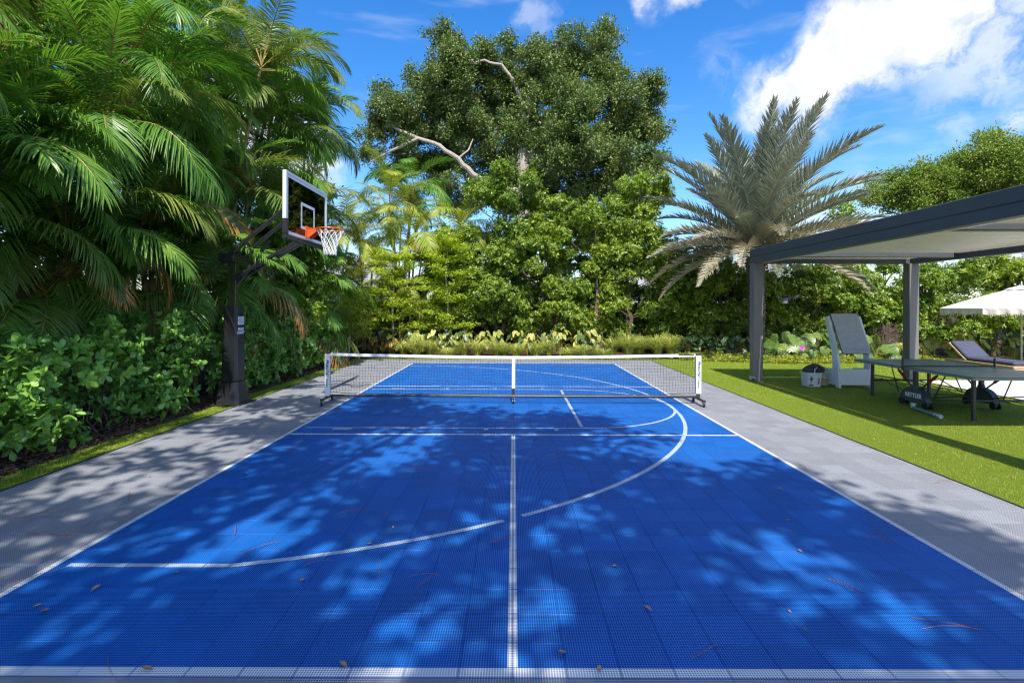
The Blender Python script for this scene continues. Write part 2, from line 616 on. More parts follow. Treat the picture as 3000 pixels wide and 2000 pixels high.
M['hedge_dark'] = leaf_mat('hedge_leaf_dark', (.045, .12, .014), (.14, .25, .03), trans=.25, rough=.35, spec=.5)
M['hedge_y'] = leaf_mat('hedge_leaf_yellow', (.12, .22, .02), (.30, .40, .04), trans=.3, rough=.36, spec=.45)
M['oak'] = leaf_mat('oak_leaf', (.055, .115, .022), (.19, .26, .065), trans=.2, rough=.45, spec=.4, dry=(.26, .22, .12), dry_amt=.07)
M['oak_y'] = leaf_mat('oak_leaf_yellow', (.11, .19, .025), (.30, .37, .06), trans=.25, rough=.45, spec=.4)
M['lime'] = leaf_mat('layered_tree_leaf', (.25, .36, .02), (.50, .56, .06), trans=.32, rough=.45, spec=.35)
M['taro'] = leaf_mat('taro_leaf', (.22, .27, .05), (.50, .48, .12), trans=.28, rough=.4, spec=.4, obj_var=.9)
M['taro_dark'] = leaf_mat('philodendron_leaf', (.03, .075, .02), (.12, .19, .06), trans=.15, rough=.35, spec=.5, obj_var=.9)
M['taro_orange'] = leaf_mat('turning_leaf', (.50, .22, .05), (.55, .42, .08), trans=.25, rough=.5, spec=.3, obj_var=.9)
M['monstera'] = leaf_mat('monstera_leaf', (.07, .15, .03), (.26, .34, .07), trans=.25, rough=.35, spec=.5, obj_var=.8)
M['grass'] = leaf_mat('ornamental_grass_blade', (.18, .26, .035), (.52, .54, .13), trans=.28, rough=.5, spec=.3, dry=(.52, .46, .24), dry_amt=.14)
M['cover'] = leaf_mat('ground_cover_leaf', (.14, .22, .02), (.42, .43, .05), trans=.25, rough=.45, spec=.35, dry=(.50, .42, .16), dry_amt=.10)

# ------------------------------------------------------------------ ground
XL, XR, Y0, Y1 = -4.70, 4.37, -1.12, 16.92      # the court slab
g = MB().sheet([(-900, -400, -.05), (900, -400, -.05), (900, 1600, -.05), (-900, 1600, -.05)]).build('ground', M['ground'])
tag(g, 'bare brown soil under the planting', kind='structure')

def noisy_strip(name, poly, z, mat, label):
    o = MB().sheet([(x, y, z) for x, y in poly]).build(name, mat)
    return tag(o, label, kind='structure')
noisy_strip('planting_bed', [(-12, -6), (XL - .40, -6), (XL - .40, 17.0), (XL, 17.25), (5.6, 17.3), (8.5, 16.1), (12, 16.6), (24, 16.2), (24, 23), (-12, 23)], -.030, M['mulch'], 'dark brown mulch bed around the court')
lawn_poly = [(XR + .03, -6), (9.46, -6), (9.46, 12.46), (24, 12.46), (24, 16.2), (12, 16.6), (8.5, 16.1), (5.6, 17.2), (XL, 17.2), (XL - .42, 16.9), (XL - .42, -6), (XL - .03, -6), (XL - .03, Y1 + .03), (XR + .03, Y1 + .03)]
lawn = MB().sheet([(x, y, -.012) for x, y in lawn_poly]).build('lawn', M['turf'])
tag(lawn, 'green artificial turf lawn beside the court', kind='structure')

def blades(n, xf, yf, hmin, hmax, w):
    x, y = xf(n), yf(n)
    h = rng.uniform(hmin, hmax, n)
    a = rng.uniform(0, 2 * np.pi, n)
    lean = rng.uniform(.1, .9, n) * h
    b = rng.uniform(0, 2 * np.pi, n)
    V = np.zeros((n, 3, 3))
    V[:, 0] = np.stack([x - np.cos(a) * w, y - np.sin(a) * w, np.full(n, -.014)], 1)
    V[:, 1] = np.stack([x + np.cos(a) * w, y + np.sin(a) * w, np.full(n, -.014)], 1)
    V[:, 2] = np.stack([x + np.cos(b) * lean, y + np.sin(b) * lean, h - .012], 1)
    return V
U = lambda a, b: (lambda n: rng.uniform(a, b, n))
bl = [blades(70000, U(XR + .02, 9.46), lambda n: 4 + 6.5 * rng.random(n) ** 1.2, .008, .022, .0022),
      blades(26000, U(XR + .02, 9.46), U(10, 16.5), .010, .026, .004),
      blades(22000, U(XL - .42, XL - .02), lambda n: 3.6 + 13.3 * rng.random(n) ** 1.5, .010, .026, .0025),
      blades(9000, U(9.5, 16), U(12.5, 16.3), .016, .036, .006),
      blades(4000, U(XL, 5.6), U(Y1 + .04, 17.25), .02, .04, .006)]
BV = np.concatenate(bl)
nb = len(BV)
# blades at the turf's rim lean out over the tiles
me = np_mesh('turf_grass', BV.reshape(-1, 3), np.arange(nb * 3).reshape(-1, 3), [M['blade']], {'var': np.repeat(rng.random(nb), 3)})
tag(link('turf_grass', me), 'short green turf blades covering the lawn', 'grass', kind='stuff')

# ------------------------------------------------------------------ the court
TS = .254
court = MB()
court.box(XL - .012, XR + .012, Y0, Y1 + .012, -.045, -.006)
court = court.build('court', M['underlay'])
tag(court, 'blue and grey sport court of interlocking plastic tiles', kind='structure')
ed = MB()
for x0, x1 in ((XL - .03, XL - .004), (XR + .004, XR + .03)):
    ed.box(x0, x1, Y0, Y1 + .03, -.04, .004, .004)
ed.box(XL - .03, XR + .03, Y1 + .004, Y1 + .03, -.04, .0035, .004)
ed.build('edging', M['rubber'], court)

def tile_geo(x0, x1, y0, y1):
    b, g_, zt = .0022, .0004, .0
    vs = [(x0 + g_, y0 + g_, -.006), (x1 - g_, y0 + g_, -.006), (x1 - g_, y1 - g_, -.006), (x0 + g_, y1 - g_, -.006),
          (x0 + g_, y0 + g_, zt - b), (x1 - g_, y0 + g_, zt - b), (x1 - g_, y1 - g_, zt - b), (x0 + g_, y1 - g_, zt - b),
          (x0 + g_ + b, y0 + g_ + b, zt), (x1 - g_ - b, y0 + g_ + b, zt), (x1 - g_ - b, y1 - g_ - b, zt), (x0 + g_ + b, y1 - g_ - b, zt)]
    fs = [(8, 9, 10, 11)]
    for i in range(4):
        j = (i + 1) % 4
        fs += [(i, j, 4 + j, 4 + i), (4 + i, 4 + j, 8 + j, 8 + i)]
    return vs, fs
tile_mesh = {}
for k in ('blue', 'grey'):
    v, f = tile_geo(-TS / 2, TS / 2, -TS / 2, TS / 2)
    tile_mesh[k] = MB().add(v, f).mesh(k + '_tile', M[k])
tiles = []
for j in range(-14, 58):
    ya, yb = 2.437 + j * TS, 2.437 + (j + 1) * TS
    ya, yb = max(ya, Y0), min(yb, Y1)
    if yb - ya < .02: continue
    for i in range(-8, 31):
        xa, xb = -3.048 + i * TS, -3.048 + (i + 1) * TS
        xa, xb = max(xa, XL), min(xb, XR)
        if xb - xa < .02: continue
        k = 'blue' if (0 <= i < 24 and 0 <= j < 53) else 'grey'
        tiles.append((xa, xb, ya, yb, k))
def seen(t):
    xc, yc = (t[0] + t[1]) / 2, (t[2] + t[3]) / 2
    full = (t[1] - t[0]) > .25 and (t[3] - t[2]) > .25
    if not full or yc < 2.3 or abs(xc) > yc * .97 + .1: return 0
    return 1 / yc ** 3
order = sorted(range(len(tiles)), key=lambda i: -seen(tiles[i]))
single = set(i for i in order[:300] if seen(tiles[i]) > 0)
rest = MB()
for i, (xa, xb, ya, yb, k) in enumerate(tiles):
    if i in single:
        o = link('tile', tile_mesh[k], court)
        o.location = ((xa + xb) / 2, (ya + yb) / 2, rng.normal(0, .0002))
        o.rotation_euler = (rng.normal(0, .0006), rng.normal(0, .0006), 0)
    else:
        v, f = tile_geo(xa, xb, ya, yb)
        rest.add(v, f, 0 if k == 'blue' else 1)
o = rest.build('tiles', [M['blue'], M['grey']], court)
o['kind'] = 'stuff'

# painted lines
ZL = .0016
def hline(name, x0, x1, y0, y1, mat, z=ZL):
    """line broken at the joints it crosses"""
    m = MB()
    def cuts(a, b, o):
        c = [a]
        k = math.ceil((a - o) / TS)
        while o + k * TS < b:
            q = o + k * TS
            if q - a > .004 and b - q > .004: c.append(q)
            k += 1
        return c + [b]
    xs, ys = cuts(x0, x1, -3.048), cuts(y0, y1, 2.437)
    for a, b in zip(xs[:-1], xs[1:]):
        for c, d in zip(ys[:-1], ys[1:]):
            e = .0018
            m.sheet([(a + e, c + e, z), (b - e, c + e, z), (b - e, d - e, z), (a + e, d - e, z)])
    return m.build(name, mat, court)
LW = .052
YB0, YB1 = 2.437, 15.90
hline('baseline', -3.048, 3.048, YB0, YB0 + .066, M['line'])
hline('baseline', -3.048, 3.048, YB1 - LW, YB1, M['line'])
for s in (-1, 1):
    a, b = sorted((s * 3.048, s * (3.048 - LW)))
    hline('sideline', a, b, YB0 + .067, YB1 - LW - .001, M['line'])
KN, KF = 7.05, 11.30
hline('kitchen_line', -2.99, 2.99, KN - LW / 2, KN + LW / 2, M['line'])
hline('kitchen_line', -2.99, 2.99, KF - LW / 2, KF + LW / 2, M['line'])
hline('centre_line', -LW / 2, LW / 2, YB0 + .067, KN - LW / 2 - .001, M['line'])
hline('centre_line', -LW / 2 - .01, LW / 2 - .01, KF + LW / 2 + .001, YB1 - LW - .001, M['line'])
HX, HY = -3.22, 9.25
RA = 5.93
def arc(name, cx, cy_, r, a0, a1, mat, w=LW, z=ZL + .0006, n=60):
    m = MB()
    for k in range(n):
        t0, t1 = a0 + (a1 - a0) * k / n, a0 + (a1 - a0) * (k + 1) / n
        m.sheet([(cx + (r - w / 2) * math.cos(t0), cy_ + (r - w / 2) * math.sin(t0), z), (cx + (r + w / 2) * math.cos(t0), cy_ + (r + w / 2) * math.sin(t0), z),
                 (cx + (r + w / 2) * math.cos(t1), cy_ + (r + w / 2) * math.sin(t1), z), (cx + (r - w / 2) * math.cos(t1), cy_ + (r - w / 2) * math.sin(t1), z)])
    return m.build(name, mat, court)
aL = math.acos(1.36 / RA)
aG = [math.acos((-.075 - HX) / RA), math.acos((.075 - HX) / RA)]
for s in (-1, 1):
    arc('three_point_line', HX, HY, RA, *((-aL, -aG[0]) if s < 0 else (aG[0], aL)), M['line2'])
arc('three_point_line', HX, HY, RA, -aG[1], aG[1], M['line2'], n=110)
yS = RA * math.sin(aL)
for s in (-1, 1):
    yy = HY + s * yS
    hline('three_point_line', -2.93, HX + 1.36, yy - LW / 2, yy + LW / 2, M['line2'], ZL + .0006)
    hline('three_point_line', XL + .02, -3.09, yy - LW / 2, yy + LW / 2, M['line3'], ZL)
LY0, LY1, FTX = 7.43, 10.88, 1.0
for yy in (LY0, LY1):
    hline('lane_line', -2.93, FTX, yy - .022, yy + .022, M['line2'], ZL)
    hline('lane_line', XL + .25, -3.09, yy - .022, yy + .022, M['line3'], ZL)
hline('free_throw_line', FTX - .05, FTX, LY0 + .08, LY1 - .08, M['line2'], ZL)
arc('free_throw_arc', FTX, (LY0 + LY1) / 2, (LY1 - LY0) / 2, -math.pi / 2, math.pi / 2, M['line2'], .044, ZL + .0003, n=70)
for x0, w in ((-2.52, .27), (-1.40, .06), (-.41, .06), (.57, .06)):
    for yy in (LY0 - .125, LY1 + .035):
        hline('lane_block', x0, x0 + w, yy, yy + .09, M['line2'], ZL)

# terrace on the right
ter = MB().box(9.5, 24, -2, 12.44, -.05, -.008).build('terrace', M['underlay'])
tag(ter, 'terrace of pale stone pavers beyond the table tennis table', kind='structure')
pm = MB().box(-.298, .298, -.298, .298, -.012, .012, .004).mesh('paver', M['paver'])
nv = 0
big = MB()
for i in range(24):
    for j in range(24):
        x, y = 9.8 + i * .6, 12.14 - j * .6
        if x < 14 and y > 8.9:
            o = link('paver', pm, ter)
            o.location = (x, y, rng.normal(0, .001))
        else:
            big.box(x - .298, x + .298, y - .298, y + .298, -.012, .012, .004)
o = big.build('pavers', M['paver'], ter)
o['kind'] = 'stuff'

# ------------------------------------------------------------------ pickleball net
NY = 9.30
NXL, NXR = -3.275, 3.255
def tape_z(x):
    t = abs(x - .0) / 3.25
    return .818 + (.052 if x > 0 else .044) * t ** 1.5
net = empty('pickleball_net', (0, NY, 0))
tag(net, 'wheeled portable pickleball net stretched across the blue court', 'net')
m = MB()
xs = np.linspace(NXL + .05, NXR - .05, 61)
for a, b in zip(xs[:-1], xs[1:]):
    za, zb = tape_z(a), tape_z(b)
    h = .030
    ya, yb = .012, .012
    vs = [(a, -.006, za - h), (b, -.006, zb - h), (b, .006, zb - h), (a, .006, za - h), (a, -.006, za + h * .6), (b, -.006, zb + h * .6), (b, .006, zb + h * .6), (a, .006, za + h * .6)]
    m.add(vs, [(0, 3, 2, 1), (4, 5, 6, 7), (0, 1, 5, 4), (2, 3, 7, 6)])
m.build('top_tape', M['white_paint'], net)
# square mesh of cords
m = MB()
cr = .0016
NB = .165
nx = 128
gx = np.linspace(NXL + .055, NXR - .055, nx)
rows = 14
def netp(x, r):
    t = r / (rows - 1)
    sag = .028 * math.sin(3.1 * (x + .4)) * math.sin(math.pi * t) * .25
    edge = max(0, (abs(x) - 2.5)) * .045
    bot = NB + edge + .006 * math.sin(7 * x)
    return Vector((x + .006 * math.sin(9 * t + x * 2), .012 * math.sin(2.1 * x) * math.sin(math.pi * t), bot + (tape_z(x) - .03 - bot) * t + sag))
def cord(a, b, r=cr):
    d = (b - a)
    u = Vector((0, 1, 0))
    s_ = d.cross(u).normalized() * r
    n_ = u * r
    m.add([a - s_ - n_, a + s_ - n_, a + s_ + n_, a - s_ + n_, b - s_ - n_, b + s_ - n_, b + s_ + n_, b - s_ + n_],
          [(0, 1, 5, 4), (1, 2, 6, 5), (2, 3, 7, 6), (3, 0, 4, 7)])
for x in gx:
    for r in range(0, rows - 1, 1):
        cord(netp(x, r), netp(x, r + 1))
for r in range(rows - 1):
    for a, b in zip(gx[:-1], gx[1:]):
        cord(netp(a, r), netp(b, r))
m.build('mesh', M['net_black'], net)
m = MB()
m.tube([netp(x, 0) + Vector((0, 0, -.004)) for x in gx], .006, 6)
m.build('bottom_cord', M['net_black'], net, True)
m = MB().tube([(NXL, 0, .134), (NXR, 0, .134)], .021, 12)
m.build('base_tube', M['tube'], net, True)
cs = MB().box(-.028, .028, -.016, -.008, .27, tape_z(0) - .01).box(-.028, .028, .008, .016, .27, tape_z(0) - .01)
cs = cs.build('centre_strap', M['white_paint'], net)
MB().box(-.022, .022, -.013, .013, .13, .272, .004).build('strap_sleeve', M['tube'], cs)
def caster(parent, x, y, top, r=.042):
    c = MB()
    c.box(x - .03, x + .03, y - .03, y + .03, top - .006, top)
    c.box(x - .024, x - .019, y - .018, y + .02, r * .8, top - .004)
    c.box(x + .019, x + .024, y - .018, y + .02, r * .8, top - .004)
    o = c.build('caster', M['chrome'], parent)
    w = MB().lathe([(r * .3, -.014), (r * .92, -.014), (r, -.009), (r, .009), (r * .92, .014), (r * .3, .014)], (0, 0, 0), 18, 0,
                   Matrix.Translation((x, y, r)) @ Matrix.Rotation(R(90), 4, 'Y'))
    w.build('wheel', M['rubber'], o, True)
    h = MB().lathe([(r * .45, -.016), (r * .45, .016)], (0, 0, 0), 12, 0, Matrix.Translation((x, y, r)) @ Matrix.Rotation(R(90), 4, 'Y'))
    h.build('hub', M['chrome'], o, True)
for s, X in ((-1, NXL), (1, NXR)):
    p = MB().box(X - .026, X + .026, -.026, .026, .1, .895 if s < 0 else .885, .004).build('post', M['tube'], net)
    sl = MB()
    sl.box(X - .046, X + .046, -.034, .034, .185 if s > 0 else .125, .862, .008)
    sl = sl.build('post_sleeve', M['vinyl'], p)
    fx = frame((X + (.002 if s > 0 else 0), -.0355, .60), (0, 0, -1), (1, 0, 0))
    def put(txt, dz, size, bold, dx=0.0):
        mt = fx.copy()
        mt.translation = Vector((X + dx, -.0358, dz))
        text_mesh('lettering', txt, size, M['ink'], p, mt, bold, .25, .0005, .95, 'LEFT')
    put('P', .765, .078, .0022)
    put('ICKLE', .725, .058, .0020)
    put('N', .575, .078, .0022)
    put('ET', .525, .058, .0020)
    put('Deluxe', .445, .054, .0008)
    f = MB().box(X - .026, X + .026, -.30, .27, .088, .134 - .022, .004).box(X - .028, X + .028, -.305, -.26, .084, .118, .003)
    f.build('foot', M['black'], net)
    if s > 0:
        MB().bar((X - .075, -.005, tape_z(3.1) + .004), (X - .35, -.005, tape_z(2.85) + .012), .004, .026).build('strap', M['tube'], net)
        MB().box(X - .05, X + .05, -.036, .036, .865, .893, .004).build('post_cap', M['tube'], net)
    for y in (-.28, .25):
        caster(net, X, y, .088)
caster(net, 0, 0, .113)

# ------------------------------------------------------------------ basketball hoop
bh = empty('basketball_hoop', (-4.92, 9.27, 0))
tag(bh, 'basketball hoop with glass backboard on padded black pole', 'basketball hoop')
OX, OY = 4.92, -9.27
def bl_(m_, name, mat, parent=bh, smooth=False):
    """solids given in world coordinates, stored relative to the pole's foot"""
    m_.v = [(x + OX, y + OY, z) for x, y, z in m_.v]
    return m_.build(name, mat, parent, smooth)
def taper_box(m, x0, x1, y0, y1, z0, X0, X1, Y0_, Y1_, z1, b=.03):
    def ring(x0, x1, y0, y1, z):
        return [(x0 + b, y0, z), (x1 - b, y0, z), (x1, y0 + b, z), (x1, y1 - b, z), (x1 - b, y1, z), (x0 + b, y1, z), (x0, y1 - b, z), (x0, y0 + b, z)]
    vs = ring(x0, x1, y0, y1, z0) + ring(X0, X1, Y0_, Y1_, z1)
    fs = [tuple(range(8))[::-1], tuple(range(8, 16))]
    for i in range(8):
        j = (i + 1) % 8
        fs.append((i, j, 8 + j, 8 + i))
    return m.add(vs, fs)
PXa, PXb, PYa, PYb = -5.06, -4.79, 9.12, 9.42
m = MB()
taper_box(m, PXa - .01, PXb + .01, PYa - .01, PYb + .01, .40, PXa + .02, PXb - .005, PYa + .015, PYb - .015, 1.70, .045)
bl_(m, 'pole_pad', M['black_pad'], smooth=False)
m = MB()
taper_box(m, PXa - .09, PXb + .075, PYa - .09, PYb + .09, .02, PXa - .015, PXb + .012, PYa - .015, PYb + .015, .385, .05)
m.box(PXa - .16, PXb + .14, PYa - .14, PYb + .14, -.01, .02, .006)
bl_(m, 'base', M['black_pad'])
m = MB().box(-4.99, -4.85, 9.20, 9.34, 1.6, 2.62, .012)
pole = bl_(m, 'pole', M['olive_paint'])
for z in (1.52, 1.02):
    bl_(MB().box(PXb - .02, PXb + .004, 9.285, 9.335, z, z + .07), 'strap_slot', M['ink'])
fm = lambda z, dy=0: frame((PXb - .0005 + OX, 9.27 + dy + OY, z), (0, 1, 0), (-.016, 0, 1))
text_mesh('lettering', 'SPORT', .064, M['white_ink'], bh, fm(1.295), .003, 0, .001, 1.0)
text_mesh('lettering', 'COURT', .064, M['white_ink'], bh, fm(1.235), .003, 0, .001, 1.0)
lg = MB()
xx = PXb - .0015
def plate(y0, y1, z0, z1):
    lg.box(xx, xx + .003, 9.27 + y0, 9.27 + y1, z0, z1)
plate(-.10, .10, 1.375, 1.392); plate(-.10, .10, 1.500, 1.517); plate(-.10, -.080, 1.393, 1.499); plate(.080, .10, 1.393, 1.499)
for c in ((-.066, -.008), (.006, .066)):
    for z in (1.400, 1.434, 1.468):
        plate(c[0], c[1], z, z + .024)
bl_(lg, 'emblem', M['white_ink'])
# arms
m = MB()
for y in (9.16, 9.38):
    m.bar((-4.90, y, 2.16), (-3.74, y, 2.84), .05, .085, (0, 1, 0), .006)
m.box(-4.60, -4.54, 9.18, 9.36, 2.33, 2.37)
m.box(-4.18, -4.12, 9.18, 9.36, 2.57, 2.61)
bl_(m, 'lower_arm', M['black'])
m = MB()
for y in (9.06, 9.48):
    m.bar((-4.92, y, 2.56), (-3.72, y, 3.56), .05, .075, (0, 1, 0), .006)
m.box(-5.06, -4.80, 9.03, 9.51, 2.46, 2.60, .01)
bl_(m, 'upper_arm', M['black'])
m = MB().tube([(-4.92, 9.27, 2.0), (-4.3, 9.27, 2.85)], .03, 10)
bl_(m, 'actuator', M['tube'], smooth=True)
# backboard
BXp, BY0, BY1, BZ0, BZ1 = -3.60, 8.34, 10.16, 2.80, 3.86
bb = MB()
t = .04
bb.box(BXp - .06, BXp - .002, BY0, BY0 + t, BZ0 + .25, BZ1).box(BXp - .06, BXp - .002, BY1 - t, BY1, BZ0 + .25, BZ1)
bb.box(BXp - .06, BXp - .002, BY0 + t, BY1 - t, BZ1 - t, BZ1)
fr = bl_(bb, 'backboard_frame', M['white_plastic'])
m, nt, b = new_mat('clear_glass')
q = NT(nt)
gl = q.n('ShaderNodeBsdfGlossy'); gl.inputs['Roughness'].default_value = .02
tr = q.n('ShaderNodeBsdfTransparent'); tr.inputs['Color'].default_value = (.97, .99, .98, 1)
lw = q.n('ShaderNodeFresnel'); lw.inputs['IOR'].default_value = 1.45
mx = q.n('ShaderNodeMixShader')
q.l(lw.outputs[0], mx.inputs[0]); q.l(tr.outputs[0], mx.inputs[1]); q.l(gl.outputs[0], mx.inputs[2])
q.l(mx.outputs[0], nt.nodes['Material Output'].inputs['Surface'])
M['glass'] = m
bl_(MB().box(BXp - .024, BXp - .012, BY0 + t + .001, BY1 - t - .001, BZ0 + .05, BZ1 - t - .001), 'backboard_glass', M['glass'])
m = MB()
def brd(y0, y1, z0, z1): m.box(BXp - .0118, BXp - .010, y0, y1, z0, z1)
gy0, gy1, gz0, gz1 = BY0 + t + .002, BY1 - t - .002, BZ0 + .055, BZ1 - t - .003
w = .05
brd(gy0, gy1, gz1 - w, gz1); brd(gy0, gy1, gz0, gz0 + w); brd(gy0, gy0 + w, gz0 + w, gz1 - w); brd(gy1 - w, gy1, gz0 + w, gz1 - w)
sy0, sy1, sz0, sz1 = HY - .305, HY + .305, 3.02, 3.47
brd(sy0, sy1, sz1 - w, sz1); brd(sy0, sy1, sz0, sz0 + w); brd(sy0, sy0 + w, sz0 + w, sz1 - w); brd(sy1 - w, sy1, sz0 + w, sz1 - w)
bl_(m, 'backboard_lines', M['white_paint'])
m = MB()
m.box(BXp - .072, BXp + .022, BY0 - .012, BY1 + .012, BZ0 - .03, BZ0 + .045, .012)
m.box(BXp - .07, BXp + .020, BY0 - .010, BY0 + .055, BZ0 + .047, BZ0 + .30, .012)
m.box(BXp - .07, BXp + .020, BY1 - .055, BY1 + .010, BZ0 + .047, BZ0 + .30, .012)
bl_(m, 'backboard_padding', M['black_pad'])
rim = MB()
rim.tube([(HX + .23 * math.cos(a), HY + .23 * math.sin(a), 3.05) for a in np.linspace(0, 2 * math.pi, 33)[:-1]], .010, 8, closed=True)
rim = bl_(rim, 'rim', M['orange'], smooth=True)
m = MB()
m.box(BXp - .008, BXp + .012, HY - .13, HY + .13, 2.90, 3.09, .003)
m.prism([(0, 0), (.17, 0), (.17, .03), (0, .17)], .012, frame((BXp + .012, HY - .085, 3.045), (1, 0, 0), (0, 0, -1)))
m.prism([(0, 0), (.17, 0), (.17, .03), (0, .17)], .012, frame((BXp + .012, HY + .085, 3.045), (1, 0, 0), (0, 0, -1)))
m.box(BXp + .012, BXp + .165, HY - .09, HY + .09, 3.046, 3.058)
bl_(m, 'rim_bracket', M['orange'])
m = MB()
m.box(BXp - .10, BXp - .03, HY - .55, HY + .55, 2.88, 2.96, .006)
bl_(m, 'rear_brace', M['orange'])
# knotted net
m = MB()
lev = [(.23, 0), (.185, .09), (.15, .17), (.128, .25), (.112, .325), (.105, .40)]
N = 12
def np_(l, k):
    r, z = lev[l]
    a = 2 * math.pi * (k + (l % 2) * .5) / N
    return Vector((HX + r * math.cos(a), HY + r * math.sin(a), 3.04 - z))
for l in range(len(lev) - 1):
    for k in range(N):
        if l % 2 == 0:
            nb_ = (k, k - 1)
        else:
            nb_ = (k, k + 1)
        for k2 in nb_:
            m.tube([np_(l, k), np_(l + 1, k2)], .0055, 5, caps=False)
for k in range(N):
    m.tube([np_(5, k), np_(5, k) + Vector((0, 0, -.04)), np_(5, k + 1)], .0055, 5, caps=False)
bl_(m, 'net', M['net_white'])

# ------------------------------------------------------------------ pergola
pg = empty('pergola', (5.70, 12.36, 0))
tag(pg, 'dark grey louvred pergola standing over the table tennis table', 'pergola')
GX, GY = -5.70, -12.36
def pl(m_, name, mat, parent=pg, smooth=False):
    m_.v = [(x + GX, y + GY, z) for x, y, z in m_.v]
    return m_.build(name, mat, parent, smooth)
PXL, PXR2, PYB, PYM, PYN = 5.58, 9.42, 12.48, 5.70, -.9
for (x, y) in ((PXL, PYB - .22), (PXR2 - .22, PYB - .22), (PXL + .05, PYM - .28), (PXR2 - .22, PYM - .28), (PXL, PYN), (PXR2 - .22, PYN)):
    p = pl(MB().box(x, x + .22, y, y + .22, 0, 2.74, .006), 'post', M['post_metal'])
    pl(MB().box(x - .02, x + .24, y - .02, y + .24, -.012, .012, .003), 'base_plate', M['post_metal'], p)
ZB0, ZB1 = 2.735, 3.07
def beam(x0, x1, y0, y1, z0=ZB0, z1=ZB1):
    b = pl(MB().box(x0, x1, y0, y1, z0, z1, .006), 'beam', M['dark_metal'])
    return b
lb = beam(PXL, PXL + .16, PYN, PYB)
pl(MB().box(PXL - .004, PXL + .002, PYN, PYB, 2.885, 2.895), 'seam', M['black'], lb)
pl(MB().box(PXL + .16, PXL + .24, PYN, PYB - .16, 2.738, 2.80, .004), 'gutter', M['cream'], lb)
rb = beam(PXR2 - .16, PXR2, PYN, PYB)
beam(PXL + .162, PXR2 - .162, PYB - .16, PYB, ZB0 + .002, ZB1 - .002)
for y in (11.0, 7.15, PYM, PYN):
    beam(PXL + .242, PXR2 - .242, y, y + .14, ZB0 + .03, ZB1 - .03)
# closed louvres over the far bay
lm = MB()
lm.add([(0, -.098, -.012), (0, .098, .0), (0, .098, .022), (0, -.098, .012)], [])
def louvre_mesh():
    q_ = MB()
    x0, x1 = PXL + .26, PXR2 - .26
    prof = [(-.075, .0), (-.062, -.034), (.050, -.034), (.058, .0), (.083, .002), (.083, .014), (-.075, .014)]
    n = len(prof)
    vs = [(x0 + GX, y, z) for y, z in prof] + [(x1 + GX, y, z) for y, z in prof]
    fs = [tuple(range(n)), tuple(range(n, 2 * n))[::-1]]
    for i in range(n):
        j = (i + 1) % n
        fs.append((i, n + i, n + j, j))
    q_.add(vs, fs)
    return q_.mesh('louvre', M['cream'])
lme = louvre_mesh()
y = PYB - .28
while y > PYM + .1:
    if min(abs(y - (yy + .07)) for yy in (11.0, 7.15, PYM)) > .17:
        o = link('louvre', lme, pg)
        o.location = (0, y + GY, 2.875)
    y -= .158

# ------------------------------------------------------------------ table tennis table
TX, TY = 6.79 + .7625, 9.16
TH = .69
tt = empty('table_tennis_table', (TX, TY, 0))
tag(tt, 'green table tennis table on wheels under the pergola', 'table')
M['table'] = simple('table_top_green', (.095, .15, .125), .33, var=.06, scale=2.5, spec=.4)
M['table_edge'] = simple('table_rim', (.20, .23, .22), .4)
M['leg'] = simple('table_frame', (.035, .036, .038), .4, var=.1)
M['pod'] = simple('grey_wheel_pod', (.055, .065, .075), .45, var=.1)
M['red'] = simple('red_plastic', (.42, .025, .02), .35)
for s in (-1, 1):
    tp = MB().box(-.7625, .7625, min(s * .006, s * 1.37), max(s * .006, s * 1.37), TH - .016, TH, .002).build('table_top', M['table'], tt)
    rmb = MB()
    y0, y1 = sorted((s * .010, s * 1.366))
    rmb.box(-.758, -.735, y0, y1, TH - .05, TH - .018).box(.735, .758, y0, y1, TH - .05, TH - .018)
    ye = s * 1.366
    rmb.box(-.734, .734, min(ye, ye - s * .024), max(ye, ye - s * .024), TH - .05, TH - .018)
    rmb.build('apron', M['table_edge'], tp)
    ln = MB()
    ln.box(-.010, .010, min(s * .02, s * 1.35), max(s * .02, s * 1.35), TH + .0004, TH + .001)
    ln.box(-.761, -.741, min(s * .01, s * 1.369), max(s * .01, s * 1.369), TH + .0004, TH + .001)
    ln.box(.741, .761, min(s * .01, s * 1.369), max(s * .01, s * 1.369), TH + .0004, TH + .001)
    ln.build('painted_line', M['table_edge'], tp)
    for x in (-.55, .55):
        MB().box(x - .024, x + .024, s * 1.13 - .024, s * 1.13 + .024, 0, TH - .04, .004).build('leg', M['leg'], tt)
        a = MB().tube([(x + .03, s * 1.10, .30), (x + .06, s * .95, .345), (x * .9, s * .3, .20)], .010, 6)
        a.build('brace', M['leg'], tt, True)
        b2 = MB().tube([(x, s * .62, TH - .05), (x * 1.05, s * .40, .19)], .010, 6)
        b2.build('strut', M['leg'], tt, True)
        gs = MB().tube([(x, s * .10, .32), (x, s * .45, TH - .09)], .014, 8)
        gs = gs.build('locking_lever', M['leg'], tt, True)
        MB().tube([(x, s * .27, .32 + .17 / .35 * (TH - .41)), (x, s * .42, .32 + .32 / .35 * (TH - .41))], .024, 8).build('grip', M['red'], gs, True)
    MB().tube([(-.55, s * 1.13, .30), (.55, s * 1.13, .30)], .016, 8).build('cross_bar', M['leg'], tt, True)
    MB().tube([(-.55, s * .30, .16), (.55, s * .30, .16)], .010, 6).build('cross_bar', M['leg'], tt, True)
    MB().tube([(-.55, s * .22, .19), (-.2, s * .4, .24), (.3, s * .45, .245), (.55, s * .6, .16)], .009, 6).build('bent_rod', M['leg'], tt, True)
